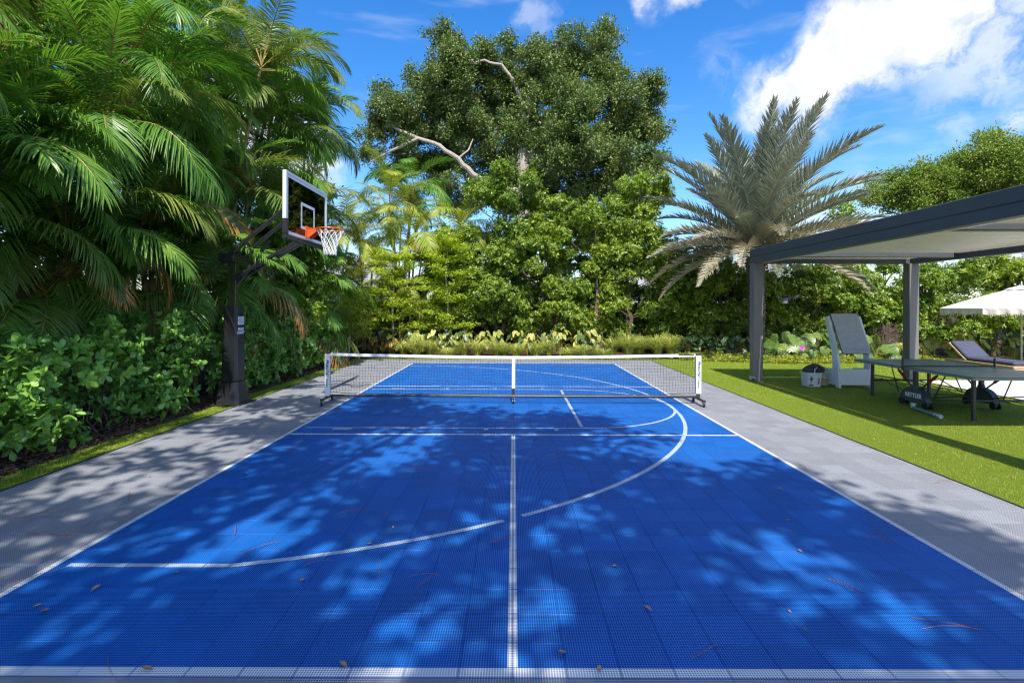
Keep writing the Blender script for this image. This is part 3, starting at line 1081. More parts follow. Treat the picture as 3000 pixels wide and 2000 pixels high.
for x in (-.57, .57):
    pod = MB()
    poly = [(-.30, .10)] + [(-.30 * math.cos(a), .12 + .22 * math.sin(a)) for a in np.linspace(.05, math.pi - .05, 15)] + [(.30, .10), (.14, .085), (0, .08), (-.14, .085)]
    pod.prism(poly, .10, frame((x - .05 if x < 0 else x - .05, 0, 0), (0, 1, 0), (0, 0, 1)))
    pod = pod.build('wheel_pod', M['pod'], tt)
    MB().box(x - .03, x + .03, -.035, .035, .32, TH - .05, .006).build('column', M['leg'], tt)
    MB().lathe([(.055, 0), (.055, .06), (.03, .09)], (x, 0, .31), 12).build('pivot', M['pod'], tt, True)
    if x < 0:
        text_mesh('lettering', 'KETTLER', .098, M['white_ink'], pod, frame((x - .0515, -.01, .195), (0, -1, 0), (0, 0, 1)), .0035, 0, .001, .95)
    for y in (-.27, .27):
        for dx in (-.045, .045):
            wl = MB().lathe([(.02, -.017), (.055, -.017), (.06, -.012), (.06, .012), (.055, .017), (.02, .017)], (0, 0, 0), 18, 0,
                            Matrix.Translation((x + dx, y, .06)) @ Matrix.Rotation(R(90), 4, 'Y'))
            wl.build('wheel', M['rubber'], tt, True)
        MB().box(x - .024, x + .024, y - .03, y + .03, .05, .10, .008).build('wheel_brake', M['red'] if y > 0 else M['leg'], tt)
# table net: two posts and a low dark net
for x in (-.80, .80):
    MB().box(x - .012, x + .012, -.014, .014, TH - .07, TH + .155, .003).build('net_post', M['black'], tt)
m = MB()
m.box(-.79, .79, -.0015, .0015, TH + .004, TH + .020)
for k in range(9):
    m.box(-.79, .79, -.0006, .0006, TH + .02 + k * .014, TH + .0212 + k * .014)
m.build('table_net', M['net_black'], tt)

# ------------------------------------------------------------------ rebound board
rbx, rby = 7.27, 11.5
rbd = empty('rebound_board', (rbx, rby, 0))
tag(rbd, 'white ball rebounder with tilted grey board behind the table', 'rebounder')
M['rb_grey'] = simple('scuffed_grey_board', (.33, .34, .35), .55, var=.12, scale=16, bump=.25, bscale=60)
M['rb_edge'] = simple('dark_board_edge', (.10, .11, .12), .5)
M['rb_white'] = simple('rebounder_white', (.66, .69, .74), .4, var=.05)
for sx in (-.35, .33):
    poly = [(-.28, .0), (-.26, .30), (-.24, .55), (-.20, .74), (-.10, 1.0), (.08, 1.40), (.14, 1.52), (.24, 1.50), (.20, 1.35), (.06, 1.0), (-.02, .74), (-.05, .50), (-.04, .40), (.34, .36), (.40, .05), (.36, .0), (.28, .05), (-.14, .05), (-.18, .0)]
    MB().prism(poly, .05, frame((sx, 0, 0), (0, 1, 0), (0, 0, 1))).build('side_panel', M['rb_white'], rbd)
MB().box(-.30, .33, -.262, -.225, .06, .40, .004).build('front_panel', M['rb_white'], rbd)
MB().box(-.30, .33, .30, .34, .08, .34, .004).build('rear_panel', M['rb_white'], rbd)
bd = frame((-.29, -.315, .74), (1, 0, 0), (0, .45, .84))
W, H = .60, .953
def rounded(w, h, r, n=5):
    pts = []
    for cx_, cy_, a0 in ((w - r, r, -90), (w - r, h - r, 0), (r, h - r, 90), (r, r, 180)):
        for k in range(n):
            a = R(a0 + 90 * k / (n - 1))
            pts.append((cx_ + r * math.cos(a), cy_ + r * math.sin(a)))
    return pts
brd_o = MB().prism(rounded(W, H, .035), .032, bd @ Matrix.Translation((0, 0, -.034)))
brd_o = brd_o.build('board', M['rb_edge'], rbd)
MB().prism(rounded(W - .008, H - .008, .033), .006, bd @ Matrix.Translation((.004, .004, -.002))).build('board_face', M['rb_grey'], brd_o)
M['rb_emb'] = simple('embossed_grey', (.24, .25, .26), .6)
text_mesh('lettering', 'LAXWORX', .085, M['rb_emb'], brd_o, bd @ Matrix.Translation((W / 2 + .02, .085, .0045)), .001, 0, .0006, 1.15)
for (x, z) in ((-.325, .10), (-.325, .37), (.355, .10), (.355, .37)):
    MB().lathe([(.010, 0), (.008, .006)], (0, 0, 0), 8, 0, Matrix.Translation((x, -.281 if z < .3 else -.262, z)) @ Matrix.Rotation(R(90), 4, 'X')).build('bolt', M['ink'], rbd)

# ------------------------------------------------------------------ buckets, bag, pipe
M['bucket'] = simple('milky_plastic', (.60, .62, .63), .4, var=.08, scale=8)
M['bucket_y'] = simple('amber_plastic', (.50, .44, .30), .4, var=.1, scale=8)
M['ball'] = simple('ball_rubber', (.62, .36, .06), .6, var=.2, scale=30)
b1 = empty('bucket', (6.50, 11.52, 0))
tag(b1, 'white square plastic bucket with printed front under a black bag', 'bucket')
m = MB()
def rr(w, r, z, n=4):
    return [(x - w / 2, y - w / 2, z) for x, y in rounded(w, w, r, n)]
rings = [rr(.29, .05, 0), rr(.33, .055, .27), rr(.355, .06, .272), rr(.355, .06, .30), rr(.33, .055, .302), rr(.318, .05, .295), rr(.285, .05, .02)]
vs = [v for r_ in rings for v in r_]
k = len(rings[0])
fs = [tuple(range(k))[::-1], tuple((len(rings) - 1) * k + i for i in range(k))]
for a in range(len(rings) - 1):
    for i in range(k):
        j = (i + 1) % k
        fs.append((a * k + i, a * k + j, (a + 1) * k + j, (a + 1) * k + i))
m.add(vs, fs)
m.build('body', M['bucket'], b1)
MB().tube([(.178, -.03, .285), (.18, -.19, .22), (.165, -.185, .19), (.172, -.02, .285)], .006, 6).build('handle', M['white_plastic'], b1, True)
M['print_blue'] = simple('dark_print', (.03, .06, .10), .6)
M['print_pink'] = simple('pink_print', (.30, .10, .17), .6)
def on_face(z, x): return frame((x, -.1468 - z * .0741, z), (1, 0, 0), (0, -.074, 1))
m = MB()
def lab(x0, x1, z0, z1):
    vs_ = []
    for z in (z0, z1):
        for x in (x0, x1):
            vs_.append((x, -.1462 - z * .0741, z))
    m.add([vs_[0], vs_[1], vs_[3], vs_[2]], [(0, 1, 2, 3)])
lab(-.135, -.045, .02, .055); lab(-.125, -.10, .15, .18); lab(-.10, -.06, .13, .21); lab(-.12, -.075, .215, .225); lab(-.11, -.07, .085, .10); lab(-.10, -.06, .105, .115); lab(-.055, -.045, .15, .19)
m.build('print', M['print_blue'], b1)
m = MB(); lab(.05, .09, .16, .19); lab(.065, .10, .12, .158); lab(.052, .098, .06, .11)
m.build('print', M['print_pink'], b1)
b2 = empty('bucket', (6.86, 11.72, 0))
tag(b2, 'round amber plastic bucket of balls beside the rebounder', 'bucket')
MB().lathe([(.125, 0), (.145, .25), (.155, .252), (.155, .27), (.14, .272), (.135, .25), (.118, .02)], (0, 0, 0), 24).build('body', M['bucket_y'], b2, True)
MB().tube([(.15 * math.cos(a), .15 * math.sin(a) - .01 - .02 * math.sin(-a), .25 + .13 * math.sin(a)) for a in np.linspace(math.pi, 2 * math.pi, 14)], .004, 6).build('handle', M['tube'], b2, True)
for (x, y, z) in ((-.05, -.03, .23), (.05, -.04, .235), (.0, .05, .24), (.06, .05, .225), (-.06, .05, .225), (.0, -.07, .22)):
    o = MB().lathe([(.035 * math.sin(a), -.035 * math.cos(a)) for a in np.linspace(.05, math.pi - .05, 9)], (6.86 + x, 11.72 + y, z), 12).build('ball', M['ball'], None, True)
    tag(o, 'orange ball lying in the round amber bucket', 'ball', 'balls in the amber bucket')
bag = empty('paddle_bag', (6.55, 11.54, .30))
tag(bag, 'black padded paddle bag lying across the white bucket', 'bag')
bagm = Matrix.Translation((0, 0, .04)) @ Matrix.Rotation(R(-14), 4, 'Y') @ Matrix.Rotation(R(28), 4, 'X')
vs = []; fs = []
nu, nv_ = 20, 8
for i in range(nv_ + 1):
    ph = -math.pi / 2 + math.pi * i / nv_
    for k in range(nu):
        a = 2 * math.pi * k / nu
        r_ = abs(math.cos(ph)) ** .55
        sx = abs(math.cos(a)) ** .75 * (1 if math.cos(a) > 0 else -1)
        sy = abs(math.sin(a)) ** .75 * (1 if math.sin(a) > 0 else -1)
        vs.append(bagm @ Vector((.215 * r_ * sx * (1 - .12 * sy), .17 * r_ * sy, .075 * math.sin(ph) + .02 * sx)))
for i in range(nv_):
    for k in range(nu):
        l = (k + 1) % nu
        fs.append((i * nu + k, i * nu + l, (i + 1) * nu + l, (i + 1) * nu + k))
bo = MB().add(vs, fs).build('body', M['black_pad'], bag, True)
MB().tube([bagm @ Vector(p) for p in ((-.12, -.19, -.04), (-.07, -.17, .06), (-.03, -.10, .10), (.05, -.06, .098))], .008, 6).build('strap', M['white_plastic'], bag, True)
MB().tube([bagm @ Vector(p) for p in ((.19, -.02, .03), (.25, -.03, .01), (.31, -.03, -.05))], [.02, .02, .016], 8).build('paddle_handle', M['black'], bag, True)
MB().tube([bagm @ Vector(p) for p in ((.20, -.045, .035), (.255, -.052, .014), (.30, -.052, -.03))], .008, 6).build('handle_tape', M['white_plastic'], bag, True)

M['pipe'] = simple('aged_green_pipe', (.13, .22, .19), .55, var=.3, scale=20)
M['pipe_w'] = simple('pale_coupling', (.42, .47, .45), .5, var=.3, scale=30)
pp = empty('pvc_pipe', (6.72, 8.55, 0))
tag(pp, 'short grey green plastic pipe lying on the turf by the table', 'pipe')
MB().tube([(.03, .36, .03), (.0, .26, .03), (-.06, -.10, .03), (-.10, -.32, .03), (-.11, -.39, .028)], .026, 10).build('pipe', M['pipe'], pp, True)
MB().lathe([(.034, 0), (.034, .05), (.042, .052), (.042, .075), (.03, .076)], (.03, .36, .03), 12).build('cap', M['pipe_w'], pp, True)
MB().tube([(-.068, -.14, .03), (-.082, -.22, .03)], .033, 10).build('coupling', M['pipe'], pp, True)
MB().tube([(-.088, -.25, .03), (-.095, -.29, .03)], .032, 10).build('coupling', M['pipe_w'], pp, True)
MB().tube([(-.10, -.33, .03), (-.112, -.40, .028)], .032, 10).build('coupling', M['pipe_w'], pp, True)

# ------------------------------------------------------------------ lounger, umbrella, lights
M['wicker'] = simple('wicker', (.45, .33, .18), .7, var=.35, scale=60, bump=.8, bscale=90)
M['navy'] = simple('navy_cushion', (.05, .055, .095), .85, var=.12, scale=12, bump=.2, bscale=70)
lo = empty('sun_lounger', (12.24, 13.55, 0), R(-90))
tag(lo, 'wicker sun lounger with navy cushion and raised back', 'lounger')
m = MB()
for k in range(7):
    z = .08 + k * .036
    m.box(-1.02, 1.0, -.34, .34, z, z + .030, .012)
m.build('wicker_base', M['wicker'], lo)
for x in (-.95, .92):
    for y in (-.29, .29):
        MB().box(x - .04, x + .04, y - .04, y + .04, -.012, .085, .006).build('leg', M['wicker'], lo)
MB().box(-.33, .98, -.31, .31, .335, .425, .03).build('seat_cushion', M['navy'], lo)
bkm = Matrix.Translation((-.36, 0, .36)) @ Matrix.Rotation(R(38), 4, 'Y')
MB().box(-.66, .0, -.31, .31, .0, .085, .03, 0, bkm).build('back_cushion', M['navy'], lo)
MB().box(-.68, .0, -.33, .33, -.035, -.002, .01, 0, bkm).build('backrest', M['wicker'], lo)

um = empty('umbrella', (15.30, 15.9, 0))
tag(um, 'white fringed garden umbrella beside the sun lounger', 'umbrella')
M['canvas'] = simple('white_canvas', (.72, .65, .60), .85, var=.03, scale=3, bump=.1)
M['fringe'] = simple('cream_fringe', (.50, .42, .38), .9, var=.15, scale=40)
pole_ = MB().tube([(0, 0, 0), (0, 0, 2.42)], .026, 12).build('pole', simple('cream_pole', (.60, .54, .48), .5), um, True)
m = MB()
ns, nr = 8, 6
UR, UZ0, UZ1 = 2.0, 1.70, 2.36
def canopy_pt(k, t):
    a = 2 * math.pi * (k / 4 + .5) / ns
    rib = abs(math.sin(math.pi * k / 4))
    e = math.cos(math.pi / ns) / math.cos(((a + math.pi / ns) % (2 * math.pi / ns)) - math.pi / ns)
    r = UR * t * e
    z = UZ1 - (UZ1 - UZ0) * (t ** 1.12) + (-.05 * rib * t * (1 - t) * 4 * .5)
    return (r * math.cos(a), r * math.sin(a), z)
K = ns * 4
vs = []; fs = []
for i in range(nr + 1):
    for k in range(K):
        vs.append(canopy_pt(k, .02 + .98 * i / nr))
for i in range(nr):
    for k in range(K):
        l = (k + 1) % K
        fs.append((i * K + k, (i + 1) * K + k, (i + 1) * K + l, i * K + l))
m.add(vs, fs)
cn = m.build('canopy', M['canvas'], um, True)
m = MB()
vs = []; fs = []
K2 = ns * 16
for j in range(3):
    for k in range(K2):
        x, y, z = canopy_pt(k / 4, 1.0)
        kk = (k % 16) / 16
        drop = (0, .10, .17 + .02 * math.sin(2 * math.pi * kk * 2))[j]
        f_ = 1.002 - .006 * j + .006 * math.sin(k * 1.9) * j
        vs.append((x * f_, y * f_, z - drop))
for j in range(2):
    for k in range(K2):
        l = (k + 1) % K2
        fs.append((j * K2 + k, (j + 1) * K2 + k, (j + 1) * K2 + l, j * K2 + l))
m.add(vs, fs)
m.build('valance', M['canvas'], um)
m = MB()
for k in range(K2 * 2):
    x, y, z = canopy_pt(k / 8, 1.0)
    f_ = .992 + .006 * math.sin(k * 2.3)
    L_ = .05 + .02 * math.sin(k * 5.1)
    m.bar((x * f_, y * f_, z - .165), (x * f_ * .998, y * f_ * .998, z - .165 - L_), .014, .006)
m.build('fringe', M['fringe'], um)
for k in range(ns):
    p0 = canopy_pt(k * 4, .02); p1 = canopy_pt(k * 4, .99)
    MB().tube([(p0[0], p0[1], p0[2] - .03), (p1[0], p1[1], p1[2] - .02)], .010, 6).build('rib', pole_.data.materials[0], um, True)
MB().lathe([(.40, -.10), (.30, -.045), (.05, .03), (.02, .03)], (0, 0, 2.36), 16, cap=False).build('vent_cap', M['canvas'], um, True)
MB().lathe([(.02, 0), (.03, .04), (.012, .08), (.02, .10), (.005, .14)], (0, 0, 2.38), 10).build('finial', M['chrome'], um, True)
MB().box(-.28, .28, -.28, .28, -.012, .09, .02).build('base', M['bark_dark'], um)

for (xd, yd, D, lab_) in ((1868, 800, 16.3, 'thin black garden path light among the monstera leaves'), (2119, 800, 16.4, 'thin black garden path light between pergola post and lounger')):
    p = px(xd, yd, D)
    o = empty('path_light', (p.x, D, 0))
    tag(o, lab_, 'path light')
    MB().tube([(0, 0, -.03), (0, 0, .42)], .012, 8).build('stake', M['black'], o, True)
    MB().lathe([(.03, .42), (.09, .43), (.05, .47), (.015, .49)], (0, 0, 0), 14).build('hood', M['black'], o, True)
sp = empty('spotlight', (5.50, 12.12, 0))
tag(sp, 'small metal ground spotlight at the foot of the pergola post', 'spotlight')
MB().tube([(0, 0, -.01), (0, 0, .06)], .012, 8).build('stem', M['black'], sp, True)
MB().tube([(.05, .03, .07), (-.06, -.03, .10)], [.035, .045], 12).build('lamp_head', M['chrome'], sp, True)

# ------------------------------------------------------------------ foliage tools
def norm(a):
    return a / np.maximum(np.linalg.norm(a, axis=-1, keepdims=True), 1e-9)

def bases(d, up=None, roll=.6):
    """rotation matrices with +Y along d, +Z near up"""
    n = len(d)
    if up is None:
        up = np.tile(np.array([0, 0, 1.]), (n, 1))
    up = up + rng.normal(0, roll, (n, 3))
    x = norm(np.cross(d, up))
    z = np.cross(x, d)
    return np.stack([x, d, z], axis=2)      # columns

def leaf_tpl(l=1.0, w=.5, bend=.12, fold=.10, widest=.6, segs=3):
    """leaf along +Y, unit length: centre line and two margins"""
    V = [(0, 0, 0)]; tt = [0.]
    T = []
    prev = None
    for k in range(1, segs):
        t = k / segs
        ww = w / 2 * (math.sin(math.pi * min(1, t / (2 * widest))) if t < widest else math.cos(math.pi / 2 * (t - widest) / (1 - widest)) ** .7)
        z = -bend * t * t
        b = len(V)
        V += [(-ww, t, z + fold * ww * 2), (0, t, z), (ww, t, z + fold * ww * 2)]
        tt += [t] * 3
        if prev is None:
            T += [(0, b + 1, b), (0, b + 2, b + 1)]
        else:
            p = prev
            T += [(p, b + 1, b), (p, p + 1, b + 1), (p + 1, b + 2, b + 1), (p + 1, p + 2, b + 2)]
        prev = b
    e = len(V)
    V.append((0, 1, -bend)); tt.append(1.)
    T += [(prev, prev + 1, e), (prev + 1, prev + 2, e)]
    V = np.array(V) * np.array([l, l, l])
    return V, np.array(T), np.array(tt)

LEAF4 = (np.array([(0, 0, 0), (-.5, .45, .08), (0, 1, -.06), (.5, .45, .08)]), np.array([(0, 3, 2), (0, 2, 1)]), np.array([0, .5, 1., .5]))

def leaf_small(w):
    V, T, t = LEAF4
    return V * np.array([w, 1, 1]), T, t

def scatter(name, tpl, Rm, P, S, mat, var=None, extra=None):
    V, T, tt = tpl
    n, k = len(P), len(V)
    W = np.einsum('nij,kj->nki', Rm, V) * np.asarray(S)[:, None, None] + P[:, None, :]
    F = T[None] + (np.arange(n) * k)[:, None, None]
    var = rng.random(n) if var is None else var
    return np_mesh(name, W.reshape(-1, 3), F.reshape(-1, 3), [mat], {'var': np.repeat(var, k), 'tt': np.tile(tt, n)})

def shell_points(clumps, n, inner=.55, jit=.07):
    """points in the outer shell of many ellipsoids; returns points, outward directions"""
    c = np.array([q[0] for q in clumps], float)
    r = np.array([q[1] for q in clumps], float)
    wgt = (r[:, 0] * r[:, 1] + r[:, 1] * r[:, 2] + r[:, 0] * r[:, 2])
    i = rng.choice(len(c), n, p=wgt / wgt.sum())
    d = norm(rng.normal(size=(n, 3)))
    rad = rng.uniform(inner ** 2, 1.0, n) ** .5
    rad *= 1 + rng.normal(0, jit, n)
    return c[i] + d * r[i] * rad[:, None], norm(d / r[i]), i

def rosettes(P, D, k, tilt, size):
    """k leaves round each tip; returns leaf positions, matrices, sizes"""
    n = len(P)
    D = norm(D + rng.normal(0, .35, (n, 3)) + np.array([0, 0, .35]))
    a = np.cross(D, norm(rng.normal(size=(n, 3))))
    a = norm(a); b = np.cross(D, a)
    ang = (np.arange(k) * 2.399)[None] + rng.uniform(0, 6.28, n)[:, None] + rng.normal(0, .2, (n, k))
    ti = rng.normal(tilt, .25, (n, k))
    d = D[:, None] * np.cos(ti)[..., None] + (a[:, None] * np.cos(ang)[..., None] + b[:, None] * np.sin(ang)[..., None]) * np.sin(ti)[..., None]
    off = D[:, None] * rng.uniform(-.5, .15, (n, k))[..., None] * size
    p = (P[:, None] + off).reshape(-1, 3)
    d = norm(d.reshape(-1, 3))
    up = np.repeat(D, k, axis=0)
    Rm = bases(d, up, .25)
    s = size * rng.uniform(.65, 1.15, n * k)
    return p, Rm, s

def branch(m, a, b, r0, r1, wob=.12, n=6, sides=7):
    a, b = Vector(a), Vector(b)
    L = (b - a).length
    pts = []
    for i in range(n + 1):
        t = i / n
        p = a.lerp(b, t)
        e = math.sin(math.pi * t) * L * wob
        p += Vector((random.uniform(-1, 1), random.uniform(-1, 1), random.uniform(-.6, 1))) * e * .6
        pts.append(p)
    m.tube(pts, [r0 + (r1 - r0) * i / n for i in range(n + 1)], sides)
    return pts

# ------------------------------------------------------------------ palm fronds
def frond_mesh(name, L, e0, arch, n, ll, lw, droop, vang, mats, seed, pet=.16, a0=72, a1=24, clump=0, sub=.15, tipw=.35, twist=0., segs=4, rr0=.016, jit=.06):
    r = np.random.default_rng(seed)
    ns = 26
    th = e0
    pts = [np.zeros(3)]
    Ts = []
    for i in range(ns):
        s = (i + .5) / ns
        th = e0 - arch * s ** 1.25
        t = np.array([math.cos(th), 0, math.sin(th)])
        Ts.append(t)
        pts.append(pts[-1] + t * L / ns)
    pts = np.array(pts)
    V = []; T = []; var = []; tt = []; mi = []
    def at(s):
        f = min(max(s, 0), .9999) * ns
        i = int(f)
        return pts[i] + (pts[i + 1] - pts[i]) * (f - i), Ts[i]
    # rachis: three sided, tapering
    base = 0
    for i in range(0, ns + 1, 2):
        s = i / ns
        p, t = at(s)
        N = np.cross(t, [0, 1, 0.]); N = -N
        rad = rr0 * (1 - s) ** .8 + .002
        V += [p + np.array([0, rad, 0]), p - np.array([0, rad, 0]), p - N * rad * 1.0]
        var += [.5] * 3; tt += [0] * 3
    nr = ns // 2
    for i in range(nr):
        for k in range(3):
            a, b = i * 3 + k, i * 3 + (k + 1) % 3
            T += [(a, b, b + 3), (a, b + 3, a + 3)]; mi += [1, 1]
    for side in (-1, 1):
        for j in range(n):
            u = (j + .5) / n
            s = pet + (1 - pet) * u
            s = min(.995, s + r.normal(0, .003))
            p, t = at(s)
            S = np.array([0, side, 0.])
            N = np.cross(S, t) * (1 if side > 0 else -1)
            N = N if N[2] >= 0 or abs(t[2]) > .9 else N
            N = np.array([-t[2], 0, t[0]])
            prof = (.45 + .55 * math.sin(math.pi * min(1, (u * .85 + .12)))) * (1 - .55 * max(0, u - .75) / .25)
            ln = ll * prof * r.uniform(.88, 1.08)
            a = R(a0 + (a1 - a0) * u ** 1.15) + r.normal(0, jit)
            v = vang + r.normal(0, jit * 1.3) + (clump * (1 if j % 2 else -1))
            d = math.cos(a) * t + math.sin(a) * (S * math.cos(v) + N * math.sin(v))
            d /= np.linalg.norm(d)
            wv = np.cross(d, N * math.cos(v) - S * math.sin(v) * .6)
            wv /= max(1e-6, np.linalg.norm(wv))
            nv = np.cross(wv, d)
            dr = droop * r.uniform(.6, 1.4)
            b = len(V)
            vv = r.random()
            st = [(0, .35), (.18, .9), (.5, 1.0), (.8, .62)] if segs == 4 else [(0, .5), (.4, 1.0)]
            for (q, wq) in st:
                c = p + d * ln * q + np.array([0, 0, -1.]) * dr * ln * q * q
                w_ = lw * wq / 2
                V += [c - wv * w_ + nv * w_ * .45, c, c + wv * w_ + nv * w_ * .45]
                tt += [q] * 3; var += [vv] * 3
            V.append(p + d * ln * .985 + np.array([0, 0, -1.]) * dr * ln)
            tt.append(1.); var.append(vv)
            K = len(st)
            for k in range(K - 1):
                o = b + k * 3
                T += [(o, o + 1, o + 4), (o, o + 4, o + 3), (o + 1, o + 2, o + 5), (o + 1, o + 5, o + 4)]
                mi += [0] * 4
            o = b + (K - 1) * 3
            T += [(o, o + 1, o + 3), (o + 1, o + 2, o + 3)]; mi += [0, 0]
    return np_mesh(name, np.array(V), np.array(T), mats, {'var': var, 'tt': tt}, mi)

ARE = []
for sd in range(4):
    ARE.append([frond_mesh('frond', 2.35, R(78), R(70 + 8 * sd), 56, .60, .030, .28 + .05 * sd, R(24), [M['areca'], M['rachis']], 10 + sd),
                frond_mesh('frond', 2.45, R(58), R(100 + 8 * sd), 58, .64, .031, .40 + .06 * sd, R(16), [M['areca'], M['rachis']], 20 + sd),
                frond_mesh('frond', 2.35, R(30), R(85 + 10 * sd), 56, .62, .030, .50 + .06 * sd, R(8), [M['areca'], M['rachis']], 30 + sd)])

def put_frond(parent, me, loc, az, tilt, sc, mats=None):
    o = link('frond', me, parent)
    o.location = loc
    o.rotation_euler = (Matrix.Rotation(az, 3, 'Z') @ Matrix.Rotation(tilt, 3, 'Y') @ Matrix.Rotation(random.uniform(-.25, .25), 3, 'X')).to_euler()
    o.scale = (sc, sc, sc)
    if mats:
        for i, m_ in enumerate(mats):
            o.material_slots[i].link = 'OBJECT'
            o.material_slots[i].material = m_
    return o

def areca(loc, heights, label, lean=(0, 0), spread=.45, leafmat=None, dry=.012, tan=.035, sc=1.0, nf=7, group='areca palms along the left', sun=.0, face=None):
    root = empty('areca_palm', (loc[0], loc[1], -.03))
    tag(root, label, 'palm', group)
    for h in heights:
        a = random.uniform(0, 6.283)
        bx, by = math.cos(a) * spread * .5, math.sin(a) * spread * .5
        tx = bx + math.cos(a) * spread * h * .22 + lean[0] * h * .12
        ty = by + math.sin(a) * spread * h * .22 + lean[1] * h * .12
        pts = []
        for k in range(6):
            t = k / 5
            pts.append((bx + (tx - bx) * t ** 1.5, by + (ty - by) * t ** 1.5, h * t))
        MB().tube(pts, [.05, .046, .042, .040, .044, .028], 7).build('cane', M['cane'], root, True)
        a0 = random.uniform(0, 6.28)
        for k in range(nf):
            age = k / (nf - 1)
            az = a0 + k * 2.399
            if face is not None and random.random() < .5:
                az = face + random.gauss(0, .8)
            lev = 0 if age < .3 else (1 if age < .72 else 2)
            me_ = random.choice(ARE)[lev]
            mats = None
            u = random.random()
            if leafmat:
                mats = [leafmat, M['rachis']]
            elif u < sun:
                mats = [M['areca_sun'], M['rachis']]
            if lev == 2 and u < dry * 3:
                mats = [M['areca_dry'], M['rachis_dry']]
            elif lev >= 1 and u > 1 - tan * 1.5:
                mats = [M['areca_tan'], M['rachis_dry']]
            put_frond(root, me_, (tx, ty, h - .05 - .12 * age), az, random.uniform(-.15, .2) + (.25 if lev == 2 else 0), sc * random.uniform(.8, 1.12), mats)
    return root

# ------------------------------------------------------------------ palms on the left
ORD = ['first', 'second', 'third', 'fourth', 'fifth', 'sixth', 'seventh', 'eighth', 'ninth', 'tenth', 'eleventh', 'twelfth', 'thirteenth', 'fourteenth', 'fifteenth', 'sixteenth', 'seventeenth', 'eighteenth', 'nineteenth']
random.seed(5)
T_ = [
    ((-7.3, 4.9), [2.1, 2.8, 3.6, 4.5], 'areca palm whose fronds enter at the left edge above the shrub hedge', (.5, 0)),
    ((-7.6, 6.6), [2.0, 2.5, 3.0, 3.8, 4.8, 6.0], 'areca palm with long fronds hanging over the near hedge', (.4, 0)),
    ((-7.3, 8.2), [1.9, 2.3, 2.9, 3.6, 4.6, 5.8], 'areca palm just in front of the basketball pole with browning fronds', (.4, 0)),
    ((-6.5, 9.9), [2.0, 2.6, 3.0, 3.9, 4.9, 6.2], 'areca palm directly behind the basketball backboard', (.3, 0)),
    ((-6.9, 11.8), [1.7, 2.3, 3.2, 4.3, 5.6, 7.2], 'areca palm with hanging fronds behind the hoop net', (.3, 0)),
    ((-7.3, 13.3), [1.6, 2.0, 3.2, 4.6, 6.2, 7.8], 'tall areca palm leaning against the sky right of the palm wall', (.35, 0)),
    ((-6.4, 15.4), [1.2, 2.0, 3.0, 4.2, 5.6, 6.6], 'areca palm at the far end of the palm wall', (.2, 0)),
    ((-8.9, 6.2), [3.2, 4.6, 5.8], None, (.3, 0)),
    ((-9.0, 8.0), [3.0, 4.6, 6.2, 7.4], None, (.3, 0)),
    ((-8.8, 9.8), [3.2, 5.0, 6.6, 8.0], None, (.3, 0)),
    ((-8.6, 11.7), [3.4, 5.4, 7.2, 8.8], None, (.3, 0)),
    ((-8.4, 13.5), [3.6, 5.6, 7.6, 9.4], None, (.35, 0)),
    ((-8.0, 15.6), [3.5, 5.5, 7.5, 9.2], None, (.3, 0)),
    ((-10.6, 9.0), [4.0, 6.5, 8.5], None, (.2, 0)),
    ((-10.4, 12.4), [4.5, 7.0, 9.5], None, (.2, 0)),
    ((-10.2, 16.0), [4.5, 7.0, 9.0], None, (.2, 0)),
]
for qi, (p, hs_, lab_, ln_) in enumerate(T_):
    areca(p, hs_, lab_ or ('tall areca palm in the middle row of the palm wall, %s from the near end' % ORD[qi - 7] if qi < 13 else 'tall areca palm in the rearmost row of the palm wall, %s from the near end' % ORD[qi - 13]), ln_, sun=.15 if p[1] < 11 else .5,
          group='areca palms along the left', face=(0.0 if lab_ else None), nf=13, sc=.92)
# sunlit palm beyond the far corner
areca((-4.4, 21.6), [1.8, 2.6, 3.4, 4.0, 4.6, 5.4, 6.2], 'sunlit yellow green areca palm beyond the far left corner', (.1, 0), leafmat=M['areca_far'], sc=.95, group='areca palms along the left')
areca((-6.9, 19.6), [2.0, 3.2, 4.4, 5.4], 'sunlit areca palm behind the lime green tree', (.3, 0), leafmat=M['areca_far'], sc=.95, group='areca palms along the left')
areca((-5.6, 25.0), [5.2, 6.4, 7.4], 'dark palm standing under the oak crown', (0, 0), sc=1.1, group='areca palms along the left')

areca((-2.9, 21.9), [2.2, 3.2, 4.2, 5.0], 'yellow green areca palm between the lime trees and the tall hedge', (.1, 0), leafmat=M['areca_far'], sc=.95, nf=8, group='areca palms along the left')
areca((-5.7, 20.8), [2.4, 3.4, 4.4], 'smaller sunlit areca palm left of the tall sunlit one', (.1, 0), leafmat=M['areca_far'], sc=.9, nf=8, group='areca palms along the left')

